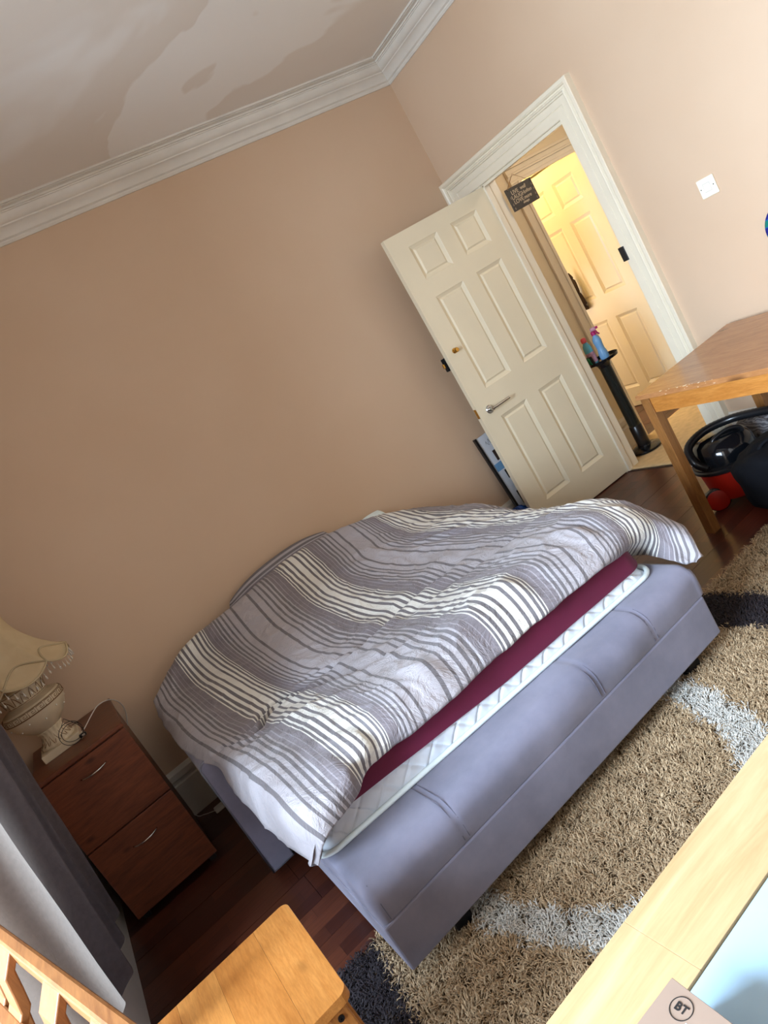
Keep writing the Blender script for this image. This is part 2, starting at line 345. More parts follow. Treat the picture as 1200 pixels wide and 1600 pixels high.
# skirting boards
def skirting(name, p0, p1, nrm, h=.255, mat='skirt'):
    pr = [(0, 0), (.026, 0), (.026, h - .075), (.019, h - .068), (.019, h - .055), (.026, h - .048), (.022, h - .02), (.012, h - .006), (.008, h), (0, h)]
    vs = [(p[0] + nrm[0] * d, p[1] + nrm[1] * d, z) for p in (p0, p1) for d, z in pr]; n = len(pr)
    fs = [(i, (i + 1) % n, n + (i + 1) % n, n + i) for i in range(n)] + [tuple(range(n)), tuple(range(n, 2 * n))[::-1]]
    return struct(name, MB().add(vs, fs), mat)
skirting('baseboard_back', (XW, 0), (0, 0), (0, -1)); skirting('baseboard_left', (XW, -.026), (XW, BY1), (1, 0))
skirting('baseboard_right', (0, -1.166), (0, YB), (-1, 0), .27); skirting('baseboard_front', (XW, YB), (0, YB), (0, 1))

# ---- door frame: mitred architrave as three legs
ap = [(0, .0), (0, .016), (.004, .020), (.05, .020), (.052, .017), (.055, .020), (.088, .020), (.092, .028), (.098, .030), (.102, .036), (.108, .034), (.113, .027), (.120, .027), (.124, .036), (.132, .042), (.148, .042), (.151, .038), (.151, 0)]
yl, yr, zt = -.151, -1.013, 1.990
def arch(a_, b_, wa, wb):      # a_/b_ inner path ends (y,z), w direction to outside per unit width at each end
    vs = [(-t, e[0] + wv[0] * d, e[1] + wv[1] * d) for e, wv in ((a_, wa), (b_, wb)) for d, t in ap]; n = len(ap)
    return MB().add(vs, [(i, (i + 1) % n, n + (i + 1) % n, n + i) for i in range(n)] + [tuple(range(n)), tuple(range(n, 2 * n))[::-1]])
fr = struct('trim_5', arch((yr, 0), (yr, zt), (-1, 0), (-1, 1)), 'frame', label='white moulded architrave')
obj('head_board', arch((yr, zt), (yl, zt), (-1, 1), (1, 1)), 'frame', fr)
obj('side_board', arch((yl, zt), (yl, 0), (1, 1), (1, 0)), 'frame', fr)
obj('lining', MB().box(-.012, .02, -.30, -.151, 0, 1.99), 'frame', fr)
# reveal: jamb linings, stops, head, plinth
m = MB().box(.0, .10, -.304, -.298, 0, 1.99).box(.0, .10, -1.016, -1.010, 0, 1.99).box(0, .10, -1.013, -.30, 1.984, 1.992)
jm = struct('trim_6', m, 'frame')
obj('jamb_strip', MB().box(-.004, .036, -.316, -.300, 0, 1.985), 'frame', jm, bevel=.003)
obj('jamb_strip', MB().box(.042, .102, -.308, -.300, 0, 1.985), 'frame', jm, bevel=.003)
obj('jamb_strip', MB().box(-.004, .036, -1.013, -1.003, 0, 1.985), 'frame', jm, bevel=.002)
obj('head_strip', MB().box(-.004, .036, -1.013, -.30, 1.972, 1.99), 'frame', jm, bevel=.003)
obj('strike_plate', MB().box(-.025, .004, -1.032, -.996, 1.222, 1.298), 'steel_dk', jm, bevel=.002, label='dark metal lock keep')
obj('strike_plate', MB().box(-.006, .012, -1.018, -1.005, .868, .892), 'steel_dk', jm, bevel=.001, label='small dark latch keep')
obj('threshold', MB().box(-.012, .006, -1.013, -.30, -.005, .004), 'coat', jm, bevel=.002, label='dark threshold strip')

# ---- six panel leaf: u from the hinge, z up
def leaf(name, org, du, nv, W, Z0, Z1, us, zs, mat, T=.036, structure=True):
    O = Vector(org); du = Vector(du); nv = Vector(nv)
    P = lambda u, z, d=0: tuple(O + du * u + nv * d + Vector((0, 0, z)))
    ue = [0] + [q for p in sorted(us) for q in p] + [W]; ze = [Z0] + [q for p in sorted(zs) for q in p] + [Z1]
    m = MB(); pan = []
    for i in range(len(ue) - 1):
        for j in range(len(ze) - 1):
            r = (ue[i], ue[i + 1], ze[j], ze[j + 1])
            if i % 2 == 1 and j % 2 == 1: pan.append(r); continue
            m.add([P(r[0], r[2]), P(r[1], r[2]), P(r[1], r[3]), P(r[0], r[3])], [(0, 1, 2, 3)])
    m.add([P(0, Z0), P(W, Z0), P(W, Z1), P(0, Z1), P(0, Z0, -T), P(W, Z0, -T), P(W, Z1, -T), P(0, Z1, -T)], [(4, 7, 6, 5), (0, 4, 5, 1), (1, 5, 6, 2), (2, 6, 7, 3), (3, 7, 4, 0)])
    root = obj(name, m, mat, kind='structure')
    for (a_, b_, c_, d_) in pan:
        q = MB(); rings = [(0, 0), (.004, -.003), (.020, -.011), (.024, -.0115), (.034, -.005), (.036, -.005)]
        vs = []
        for ins, dep in rings: vs += [P(a_ + ins, c_ + ins, dep), P(b_ - ins, c_ + ins, dep), P(b_ - ins, d_ - ins, dep), P(a_ + ins, d_ - ins, dep)]
        fs = [(k * 4 + e, k * 4 + (e + 1) % 4, k * 4 + 4 + (e + 1) % 4, k * 4 + 4 + e) for k in range(len(rings) - 1) for e in range(4)]
        n = 4 * (len(rings) - 1); fs.append((n, n + 1, n + 2, n + 3)); q.add(vs, fs); obj('panel', q, mat, root)
    return root, P
th = .084; du = (-math.cos(th), math.sin(th), 0); nv = (-math.sin(th), -math.cos(th), 0)
d1, P = leaf('door_1', (0, -.301, 0), du, nv, .76, .008, 1.98, [(.117, .318), (.424, .634)], [(.19, .785), (.973, 1.575), (1.685, 1.888)], 'gloss')
def lmat(u, z, d=0): # local frame: x=du, y=normal, z up
    p = P(u, z, d); return Matrix(((du[0], nv[0], 0, p[0]), (du[1], nv[1], 0, p[1]), (0, 0, 1, p[2]), (0, 0, 0, 1)))
RX = Matrix.Rotation(-PI / 2, 4, 'X')
hd = obj('door_handle', MB().lathe([(0, .0), (.026, .0), (.026, .006), (.022, .010), (.013, .011), (.011, .03), (.012, .047), (0, .047)], n=24).xf(lmat(.68, .857) @ RX), 'chrome', d1, smooth=True, autos=.6, label='chrome lever handle')
obj('lever', MB().tube([(.68 - 0, 0, .04), (.66, 0, .044), (.55, 0, .044)], .0085, 12).xf(Matrix(((du[0], nv[0], 0, 0), (du[1], nv[1], 0, -.301), (0, 0, 1, 0), (0, 0, 0, 1))) @ Matrix(((1, 0, 0, 0), (0, 0, 1, 0), (0, 1, 0, .857), (0, 0, 0, 1)))), 'chrome', hd, smooth=True, autos=.6)
obj('knob', MB().lathe([(0, 0), (.016, 0), (.016, .004), (.007, .006), (.007, .016), (.013, .020), (.015, .028), (.011, .036), (0, .037)], n=20).xf(lmat(.697, 1.258) @ RX), 'brass', d1, smooth=True, autos=.6, label='brass thumb knob')
def lbox(u0, u1, d0, d1_, z0, z1):
    return MB().hexa([P(u0, z0, d0), P(u1, z0, d0), P(u1, z0, d1_), P(u0, z0, d1_)], [P(u0, z1, d0), P(u1, z1, d0), P(u1, z1, d1_), P(u0, z1, d1_)])
obj('latch_plate', lbox(.757, .7625, -.006, -.030, .84, .90), 'brass', d1, label='worn latch plate')
obj('rim_lock', lbox(.70, .775, -.036, -.062, 1.17, 1.25), 'black_matt', d1, bevel=.003, label='black rim lock case')
obj('rim_lock_bolt', lbox(.765, .785, -.042, -.058, 1.195, 1.222), 'brass', d1, bevel=.002, label='brass bolt')
for z in (.22, 1.0, 1.72): obj('hinge', MB().tube([P(-.006, z - .04, -.030), P(-.006, z + .04, -.030)], .006, 8), 'steel_dk', d1)

# ---- hallway
hf = struct('floor_hall', MB().box(0, 1.7, -2.6, 1.8, -.06, -.012), 'black_matt')
planks(hf, 0.0, 1.25, -.20, 1.75)
struct('wall_hall_far', MB().box(1.206, 1.35, -2.6, .02, 0, 2.6).box(1.206, 1.35, .80, 1.8, 0, 2.6).box(1.206, 1.35, .02, .80, 1.985, 2.6).box(1.25, 1.35, .02, .8, 0, 2), 'gloss')
struct('wall_hall_left', MB().box(.10, 1.25, 1.8, 1.9, 0, 2.6), 'gloss'); struct('wall_hall_right', MB().box(.10, 1.25, -2.7, -2.6, 0, 2.6), 'gloss')
struct('ceiling_hall', MB().box(.10, 1.35, -2.7, 1.9, 2.6, 2.68), 'gloss')
struct('wall_hall_near', MB().box(.0, .10, .2, 1.8, 0, 2.6), 'gloss')
struct('wall_hall_inner', MB().box(.10, .52, -.04, .02, 0, 2.6).box(1.17, 1.206, -.04, .02, 0, 2.6).box(.52, 1.17, -.04, .02, 1.94, 2.6), 'gloss')
t8 = struct('trim_8', MB().box(.44, .52, -.060, -.040, 0, 2.06), 'frame', bevel=.004)
obj('side_bead', MB().box(.500, .526, -.068, .02, 0, 1.945), 'frame', t8, bevel=.003)
for za, zb, d in ((1.935, 1.955, .024), (1.955, 1.985, .018), (1.985, 2.000, .026), (2.000, 2.030, .023), (2.030, 2.048, .034)): obj('head_moulding', MB().box(.438, 1.2, -.04 - d, -.040, za, zb), 'frame', t8, bevel=.003)
skirting('baseboard_hall', (.10, -.04), (.44, -.04), (0, -1), .225)
d2, P2 = leaf('door_2', (1.2, .028, 0), (0, 1, 0), (-1, 0, 0), .762, .005, 1.97, [(.117, .335), (.425, .645)], [(.165, .76), (.95, 1.545), (1.65, 1.85)], 'gloss')
m = MB().box(1.185, 1.206, .80, .88, 0, 2.06).box(1.185, 1.206, .022, .80, 1.985, 2.06)
struct('trim_7', m, 'gloss', bevel=.004)
ct = MB(); L_ = []
for k in range(15):
    t = k / 14; L_.append((1.155 + .01 * math.sin(t * 9), .555 + .02 * t, 1.22 - .32 * t))
ct.tube(L_, [.004 + .032 * math.sin(min(1, (k / 14) * 1.25) * PI * .62) for k in range(15)], 10)
tag(obj('scarf', ct, 'coat', smooth=True), 'dark brown cloth hanging down in the hallway beside the cream door', 'cloth')
mm = MB(); nx, ny = 36, 30
vs = [((.012 if True else 0) + 1.17 * i / nx, -1.0 + .935 * j / ny - (0 if i else 0), .009 + .0015 * noise.noise((i * .4, j * .4, 0))) for j in range(ny + 1) for i in range(nx + 1)]
mm.add(vs, [(j * (nx + 1) + i, j * (nx + 1) + i + 1, (j + 1) * (nx + 1) + i + 1, (j + 1) * (nx + 1) + i) for j in range(ny) for i in range(nx)])
o = tag(obj('hall_rug', mm, 'mat', smooth=True), 'flat cream mat on the hallway floor just past the doorway', 'rug'); s_ = o.modifiers.new('t', 'SOLIDIFY'); s_.thickness = .008; s_.offset = -1

# ---- light switch
ls = thing('light_switch', 'white square light switch on the pink wall right of the doorway', 'switch', (0, -1.565, 1.357))
obj('face_plate', MB().box(-.009, 0, -1.608, -1.522, 1.314, 1.400), 'switch', ls, bevel=.004)
obj('rocker', MB().hexa([(-.008, -1.580, 1.34), (-.008, -1.55, 1.34), (-.013, -1.55, 1.34), (-.013, -1.58, 1.34)], [(-.008, -1.580, 1.374), (-.008, -1.55, 1.374), (-.010, -1.55, 1.374), (-.010, -1.58, 1.374)]), 'switch', ls, bevel=.001)
obj('rocker_gap', MB().box(-.0095, -.009, -1.583, -1.547, 1.337, 1.377), 'skirt', ls)
for y in (-1.597, -1.533): obj('screw', MB().lathe([(0, 0), (.0028, 0), (.0022, .0014), (0, .0014)], n=10).xf(Matrix.Translation((-.009, y, 1.357)) @ Matrix.Rotation(-PI / 2, 4, 'Y')), 'steel_dk', ls)

# ================================================================== SOFA BED
bx0, bx1, by = -2.995, -1.532, -2.0
bed = thing('sofa_bed', 'grey suede pull-out sofa bed standing along the pink wall', 'bed', (-2.26, -1.1, 0))
obj('storage_base', MB().box(bx0, bx1 + .005, by - .005, -.14, .085, .238), 'suede', bed, bevel=.006)
def rounded_block(x0, x1, y0, y1, z0, z1, r, nx=60, wob=.004, seams=()):
    # section in y-z with a rounded front top edge, swept along x
    sec = [(y1, z0), (y0 + .002, z0), (y0 - .004, z0 + .03)] + [(y0 + r - r * math.cos(t) - .004 * (1 - t / (PI / 2)), z1 - r + r * math.sin(t)) for t in [PI / 2 * k / 8 for k in range(9)]]
    for k in range(1, 13): sec.append((y0 + r + (y1 - y0 - r) * k / 12, z1))
    xs = [x0, x0 + .006, x0 + .018] + [x0 + .018 + (x1 - x0 - .036) * k / nx for k in range(1, nx)] + [x1 - .018, x1 - .006, x1]
    vs = []; n = len(sec); cz = (z0 + z1) / 2
    for xi, x in enumerate(xs):
        e = min(x - x0, x1 - x); sh = .012 * (1 - min(1, e / .018)) ** 2
        sm = sum(math.exp(-((x - sx) / .006) ** 2) for sx in seams)
        for y, z in sec:
            dz = 0; dy = 0
            if z > z0 + .02:
                nn = noise.noise((x * 5, y * 6, z * 6)) * wob * (1 if e > .02 else .2); dz = nn - (.003 * sm if z > z1 - r * .9 else 0); dy = nn + (.0025 * sm if y < y0 + r else 0)
            vs.append((x, y + dy + (sh if y < y0 + .1 else 0), z + dz - (sh if z > z1 - .02 else 0)))
    fs = [(i * n + k, i * n + (k + 1) % n, (i + 1) * n + (k + 1) % n, (i + 1) * n + k) for i in range(len(xs) - 1) for k in range(n)]
    fs += [tuple(range(n)), tuple((len(xs) - 1) * n + k for k in range(n))[::-1]]
    return MB().add(vs, fs)
seams = (-2.676, -2.067, -1.785)
cu = obj('seat_cushion', rounded_block(bx0 + .004, bx1 + .025, by - .004, -.14, .240, .362, .062, 150, .007, seams), 'suede', bed, smooth=True, autos=.9)
for sx in seams:
    for dx in (-.009, .009):
        pts = [(sx + dx, by - .0055, .25), (sx + dx, by - .0075, .29)] + [(sx + dx, by - .004 + .062 - .0645 * math.cos(t), .300 + .0615 * math.sin(t)) for t in [PI / 2 * k / 6 for k in range(7)]] + [(sx + dx, by + .22, .3605)]
        obj('seam', MB().tube(pts, .0012, 5), 'seam_th', cu)
obj('seam', MB().tube([(bx0 + .03, by - .010, .25), (bx0 + .03, by - .009, .30), (bx0 + .03, by + .02, .350), (bx0 + .03, by + .08, .362)], .0013, 5), 'seam_th', cu)
for x, y in ((-2.80, -1.93), (-1.66, -1.93), (-2.80, -.3), (-1.66, -.3)): obj('leg', MB().box(x - .03, x + .03, y - .03, y + .03, .011 if y < -1 else 0, .086), 'plastic_blk', bed, bevel=.004)
def arm(x0, x1, nm):
    y0, y1, z0, z1, r = -1.055, -.12, .045, .565, .03
    poly = [(x0, z0), (x1, z0)] + [(x1 - r + r * math.sin(t), z1 - r + r * math.cos(t)) for t in [PI / 2 * (1 - k / 6) for k in range(7)]] + [(x0 + r - r * math.sin(t), z1 - r + r * math.cos(t)) for t in [PI / 2 * k / 6 for k in range(7)]]
    n = len(poly); vs = [(x, y0, z) for x, z in poly] + [(x, y1, z) for x, z in poly]
    a_ = obj('armrest', MB().add(vs, [tuple(range(n)), tuple(range(n, 2 * n))[::-1]] + [(i, (i + 1) % n, n + (i + 1) % n, n + i) for i in range(n)]), 'suede', bed, bevel=.006, label=nm)
    obj('piping', MB().tube([(x, y0 - .001, z) for x, z in poly], .004, 6, True), 'piping', a_, smooth=True)
arm(-3.122, -3.026, 'armrest at the bedside cabinet end'); arm(-1.500, -1.405, None)
obj('backrest', MB().box(-3.02, -1.505, -.14, -.03, .09, .52), 'suede', bed, bevel=.02)

# ---- mattress: quilted side, piping, and its maroon sheet
def mfront(x): return -1.765 - .10 * (x + 2.98) / 1.40
mx0, mx1 = -2.982, -1.578
OLK = {}
def outline(ins, n=10, r=.07):
    c = []
    for cx, cy, a0 in ((mx1 - r - ins, mfront(mx1) + r + ins, -PI / 2), (mx1 - r - ins, -.16 - r, 0), (mx0 + r + ins, -.16 - r, PI / 2), (mx0 + r + ins, mfront(mx0) + r + ins, PI)):
        for k in range(n + 1): c.append((cx + r * math.cos(a0 + PI / 2 * k / n), cy + r * math.sin(a0 + PI / 2 * k / n)))
    out = []                                    # densify long edges
    for i in range(len(c)):
        p, q = c[i], c[(i + 1) % len(c)]; L = math.hypot(q[0] - p[0], q[1] - p[1]); k = OLK.setdefault(i, max(1, int(L / .004)))
        out += [(p[0] + (q[0] - p[0]) * t / k, p[1] + (q[1] - p[1]) * t / k) for t in range(k)]
    return out
def band(name, zs, ins, mat, parent, top=False, quilt=False, wob=0, tilt=0):
    vs = []; ol0 = outline(0); n = len(ol0); s_ = 0; arc = []
    for i in range(n): arc.append(s_); s_ += math.hypot(ol0[(i + 1) % n][0] - ol0[i][0], ol0[(i + 1) % n][1] - ol0[i][1])
    for z, iv in zip(zs, ins):
        for i, (x, y) in enumerate(outline(iv)):
            d = 0
            if quilt:
                u, w_ = arc[i], z
                p = abs(((u + w_ * 1.2) / .098) % 1 - .5) * 2; q = abs(((u - w_ * 1.2) / .098) % 1 - .5) * 2
                d = -.006 * (math.exp(-((1 - p) / .13) ** 2) + math.exp(-((1 - q) / .13) ** 2)) + .004 * min(p, q)
            if wob: d += wob * noise.noise((x * 6, y * 6, z * 25))
            c = (mx0 + mx1) / 2, -1.0; L = math.hypot(x - c[0], y - c[1]); vs.append((x + (x - c[0]) / L * d, y + (y - c[1]) / L * d, z + tilt * min(1, max(0, (-2.25 - x) / .6)) * max(0, 1 - (z - zs[0]) / .09)))
    fs = [(r * n + i, r * n + (i + 1) % n, (r + 1) * n + (i + 1) % n, (r + 1) * n + i) for r in range(len(zs) - 1) for i in range(n)]
    if top: fs.append(tuple((len(zs) - 1) * n + i for i in range(n)))
    else: fs.append(tuple((len(zs) - 1) * n + i for i in range(n)))
    fs.append(tuple(range(n))[::-1])
    return obj(name, MB().add(vs, fs), mat, parent, smooth=True, autos=.8)
mt = thing('mattress', 'white quilted mattress lying on the grey sofa bed', 'mattress', (-2.28, -1.0, .363))
K = 28
band('quilted_border', [.366 + .085 * k / K for k in range(K + 1)], [-.018 + .026 * (k / K) ** .5 for k in range(K + 1)], 'quilt', mt, quilt=True)
obj('piping', MB().tube([(x, y, .372) for x, y in outline(-.024)], .009, 8, True), 'white_pipe', mt, smooth=True, label='pale piped edge')
zs = [.406, .410, .418] + [.42 + .09 * k / 8 for k in range(1, 9)] + [.520, .527, .530]
ins = [-.004, -.010, -.011] + [-.010 + .010 * k / 8 for k in range(1, 9)] + [.006, .016, .032]
sh = tag(band('fitted_sheet', zs, ins, 'maroon', None, top=True, wob=.004, tilt=.035), 'maroon fitted sheet over the upper mattress, showing below the duvet hem', 'sheet')

# ---- duvet
NET=[(-0.52,[(-3.101,-0.105,0.540),(-3.101,-0.245,0.660),(-3.115,-0.293,0.620),(-3.129,-0.557,0.575),(-3.117,-0.817,0.565),(-3.096,-1.028,0.560),(-3.064,-1.151,0.545),(-3.071,-1.248,0.500),(-3.068,-1.460,0.460),(-3.052,-1.688,0.430),(-3.025,-1.825,0.405),(-3.025,-1.775,0.380)]),
(-0.42,[(-3.074,-0.124,0.560),(-3.074,-0.264,0.680),(-3.090,-0.425,0.640),(-3.076,-0.655,0.620),(-3.069,-0.874,0.605),(-3.048,-1.064,0.600),(-3.034,-1.175,0.585),(-3.018,-1.360,0.600),(-3.007,-1.589,0.600),(-2.996,-1.846,0.570),(-2.974,-1.913,0.500),(-2.974,-1.863,0.475)]),
(-0.2,[(-2.953,-0.099,0.620),(-2.953,-0.239,0.740),(-2.959,-0.377,0.675),(-2.954,-0.687,0.635),(-2.940,-0.946,0.605),(-2.915,-1.125,0.585),(-2.892,-1.238,0.575),(-2.863,-1.377,0.605),(-2.852,-1.660,0.610),(-2.850,-1.882,0.585),(-2.844,-1.894,0.515),(-2.844,-1.844,0.490)]),
(0,[(-2.827,-0.128,0.670),(-2.827,-0.268,0.790),(-2.830,-0.353,0.700),(-2.821,-0.629,0.655),(-2.796,-0.858,0.605),(-2.777,-1.007,0.570),(-2.762,-1.084,0.545),(-2.727,-1.408,0.615),(-2.728,-1.737,0.620),(-2.728,-1.839,0.585),(-2.740,-1.840,0.525),(-2.740,-1.790,0.500)]),
(0.5,[(-2.526,-0.112,0.690),(-2.526,-0.252,0.810),(-2.559,-0.538,0.720),(-2.567,-0.783,0.660),(-2.559,-0.996,0.605),(-2.516,-1.099,0.570),(-2.452,-1.251,0.565),(-2.483,-1.572,0.610),(-2.487,-1.768,0.620),(-2.494,-1.841,0.575),(-2.507,-1.870,0.525),(-2.507,-1.820,0.500)]),
(1,[(-2.187,-0.070,0.710),(-2.187,-0.210,0.830),(-2.193,-0.372,0.740),(-2.224,-0.636,0.670),(-2.208,-0.802,0.610),(-2.170,-0.932,0.565),(-2.100,-1.215,0.555),(-2.078,-1.563,0.610),(-2.082,-1.727,0.635),(-2.084,-1.804,0.590),(-2.110,-1.871,0.525),(-2.110,-1.821,0.500)]),
(1.5,[(-1.863,-0.087,0.680),(-1.863,-0.227,0.800),(-1.869,-0.370,0.720),(-1.904,-0.557,0.665),(-1.846,-0.732,0.600),(-1.783,-0.878,0.565),(-1.740,-1.231,0.555),(-1.756,-1.599,0.625),(-1.741,-1.774,0.620),(-1.776,-1.872,0.580),(-1.799,-1.913,0.525),(-1.799,-1.863,0.500)]),
(2,[(-1.622,-0.126,0.610),(-1.622,-0.266,0.730),(-1.606,-0.473,0.660),(-1.578,-0.625,0.620),(-1.506,-0.817,0.590),(-1.470,-1.048,0.570),(-1.473,-1.267,0.580),(-1.494,-1.513,0.610),(-1.505,-1.721,0.615),(-1.534,-1.877,0.575),(-1.551,-1.900,0.500),(-1.502,-1.757,0.385)]),
(2.24,[(-1.412,-0.092,0.500),(-1.412,-0.232,0.620),(-1.356,-0.381,0.600),(-1.319,-0.517,0.575),(-1.317,-0.736,0.555),(-1.340,-0.945,0.530),(-1.368,-1.181,0.520),(-1.413,-1.468,0.545),(-1.446,-1.747,0.555),(-1.459,-1.907,0.500),(-1.472,-1.930,0.420),(-1.520,-1.957,0.375)]),
(2.37,[(-1.342,-0.092,0.410),(-1.342,-0.232,0.530),(-1.286,-0.381,0.510),(-1.249,-0.517,0.485),(-1.247,-0.736,0.465),(-1.270,-0.945,0.440),(-1.298,-1.181,0.430),(-1.343,-1.468,0.455),(-1.386,-1.747,0.470),(-1.400,-1.930,0.440),(-1.476,-2.027,0.385),(-1.497,-2.016,0.355)])]
def cr(p0, p1, p2, p3, t): return .5 * ((2 * p1) + (-p0 + p2) * t + (2 * p0 - 5 * p1 + 4 * p2 - p3) * t * t + (-p0 + 3 * p1 - 3 * p2 + p3) * t ** 3)
A = np.array([[list(p) for p in r[1]] for r in NET]); S = np.array([r[0] for r in NET])
A4 = np.dstack([A, np.repeat(S[:, None, None], A.shape[1], axis=1)])
nu, nt = 230, 260
def interp(B, axis, n, knots=None):
    B = np.moveaxis(B, axis, 0); m = B.shape[0]; out = []
    kn = np.arange(m) if knots is None else knots
    for q in np.linspace(kn[0], kn[-1], n):
        i = min(int(np.searchsorted(kn, q, 'right') - 1), m - 2); t = (q - kn[i]) / (kn[i + 1] - kn[i])
        t = float(np.clip(t, 0, 1)); g = lambda k: B[k] if 0 <= k < m else (2 * B[0] - B[1] if k < 0 else 2 * B[-1] - B[-2])
        out.append(cr(g(i - 1), g(i), g(i + 1), g(i + 2), t))
    return np.moveaxis(np.array(out), 0, axis)
G = interp(interp(A4, 0, nu, S), 1, nt)
Tt = np.linspace(0, A.shape[1] - 1, nt); Su = np.linspace(S[0], S[-1], nu)
def gnoise(x, y, z): return noise.noise((x, y, z))
Pp = G[:, :, :3].copy()
dU = np.gradient(Pp, axis=0); dV = np.gradient(Pp, axis=1); Nn = np.cross(dU, dV); Nn /= np.linalg.norm(Nn, axis=2)[:, :, None] + 1e-9
Nn *= np.sign(Nn[:, :, 2:3].mean() or 1)
if Nn[:, :nt // 2, 2].mean() < 0: Nn = -Nn
def crease(s, t):       # long pleat lines in (stripe, head-to-foot) space
    d = 0
    for (s0, t0, s1, t1, dep, wd) in CRE:
        q = ((s - s0) * (s1 - s0) * 9 + (t - t0) * (t1 - t0)) / ((s1 - s0) ** 2 * 9 + (t1 - t0) ** 2)
        qc = min(1, max(0, q)); ds = (s - s0 - (s1 - s0) * qc) * 3; dt = t - t0 - (t1 - t0) * qc; sd = dt
        L = math.hypot(ds, dt); e = math.sin(PI * min(1, max(0, q))) ** .4 if 0 < q < 1 else 0
        d += e * dep * (-math.exp(-(L / wd) ** 2) + .9 * math.exp(-((L - 1.6 * wd) / (wd * 1.1)) ** 2) * (1 if sd > 0 else .25))
    return d
CRE = [(-.45, 5.6, .45, 6.2, .012, .16), (.35, 5.5, 1.6, 5.55, .012, .14), (.1, 6.1, .9, 6.9, .010, .15), (.85, 5.9, 1.9, 6.4, .008, .14), (-.3, 6.6, .4, 7.1, .004, .12),
       (.25, 4.8, .75, 5.4, .006, .14), (-.25, 5.0, .25, 5.7, .007, .12), (1.7, 3.2, 2.1, 5.2, .006, .14), (1.55, 2.6, 1.75, 4.6, .004, .12), (2.05, 3.0, 2.3, 5.0, .005, .14), (1.9, 6.6, 2.35, 8.2, .010, .2), (1.62, 7.2, 1.72, 9, .008, .15), (.62, 7.6, .66, 9.4, .007, .16), (1.15, 7.7, 1.2, 9.4, .009, .18), (.04, 8.0, .10, 9.6, .012, .2), (-.12, 8.2, -.08, 9.8, .008, .15),
       (2.2, 7.6, 2.5, 9.0, .010, .2)]
for i in range(nu):
    for j in range(nt):
        x, y, z = Pp[i, j]; s, t = Su[i], Tt[j]
        d = .009 * gnoise(x * 3.1, y * 3.1, 1) + .006 * gnoise(x * 8 + y * 5, y * 8, 5)
        rd = gnoise(x * 5 + y * 9, x * 13 - y * 3, 9); d += .006 * (1 - abs(rd) * 2) ** 3 if abs(rd) < .5 else 0      # sharp little ridges
        hem = max(0, (t - 7.2) / 3); d += hem * .004 * math.sin(s * 23 + 2.5 * gnoise(s * 3, 2, 0))
        d += 1.7 * crease(s, t)
        if t < 1.2: d *= .5
        d *= 1 - .7 * min(1, max(0, (t - 8.2) / 1.5))
        Pp[i, j] += Nn[i, j] * d
        G[i, j, 3] += .012 * gnoise(x * 4, y * 4, 20)
vs = [tuple(p) for p in Pp.reshape(-1, 3)]; fs = [(i * nt + j, i * nt + j + 1, (i + 1) * nt + j + 1, (i + 1) * nt + j) for i in range(nu - 1) for j in range(nt - 1)]
me = bpy.data.meshes.new('duvet'); me.from_pydata(vs, [], fs); me.materials.append(M_['duvet'])
uvl = me.uv_layers.new(name='UVMap'); Suv = G[:, :, 3].reshape(-1); Tuv = np.tile(Tt / 11, nu)
li = np.empty(len(me.loops), dtype=np.int32); me.loops.foreach_get('vertex_index', li)
uvl.data.foreach_set('uv', np.stack([Suv[li], Tuv[li]], 1).reshape(-1).astype(np.float32))
me.polygons.foreach_set('use_smooth', [True] * len(me.polygons))
if me.polygons[len(me.polygons) // 2].normal.z < 0: me.flip_normals()
dv = bpy.data.objects.new('duvet', me); COL.objects.link(dv)
tag(dv, 'crumpled grey and white striped duvet spread over the sofa bed', 'duvet')
so = dv.modifiers.new('thick', 'SOLIDIFY'); so.thickness = .022; so.offset = -1

# ---- pillows
def pillow(name, c, hx, hy, hz, mat, ry=0, label='', cat='pillow', n=44, m=22):
    vs = []; uv = []
    def q(u, v, sgn):
        ex = 1 - .10 * (1 - abs(v)) ** .0 * 0; e = max(0, (1 - u * u)) ** .42 * max(0, (1 - v * v)) ** .42
        px = hx * u * (1 - .10 * abs(v) ** 3); pz = hz * v * (1 - .30 * abs(u) ** 2.5)
        return (px, sgn * hy * e + .004 * noise.noise((u * 4, v * 4, sgn)), pz)
    for sg in (-1, 1):
        for a_ in range(n + 1):
            for b_ in range(m + 1): u, v_ = -1 + 2 * a_ / n, -1 + 2 * b_ / m; vs.append(q(u, v_, sg)); uv.append((v_ * hz / .62 * 1.0 + .02, u))
    N1 = (n + 1) * (m + 1); fs = []
    for a_ in range(n):
        for b_ in range(m):
            k = a_ * (m + 1) + b_; fs.append((k, k + m + 1, k + m + 2, k + 1)); fs.append((N1 + k, N1 + k + 1, N1 + k + m + 2, N1 + k + m + 1))
    me = bpy.data.meshes.new(name); mt_ = Matrix.Translation(c) @ Matrix.Rotation(ry, 4, 'Y')
    me.from_pydata([tuple(mt_ @ Vector(p)) for p in vs], [], fs); me.materials.append(M_[mat]); ul = me.uv_layers.new(name='UVMap')
    li = np.empty(len(me.loops), dtype=np.int32); me.loops.foreach_get('vertex_index', li); ul.data.foreach_set('uv', np.array(uv, dtype=np.float32)[li].reshape(-1))
    me.polygons.foreach_set('use_smooth', [True] * len(me.polygons)); o = bpy.data.objects.new(name, me); COL.objects.link(o); return tag(o, label, cat)
pillow('pillow', (-2.225, -.115, .695), .345, .085, .165, 'duvet', -.02, 'striped pillow propped against the wall behind the duvet, its dark corner showing')
pillow('pillow', (-1.76, -.105, .585), .24, .07, .14, 'white_pipe', -.25, 'white pillow almost hidden behind the duvet, one pale corner poking up')

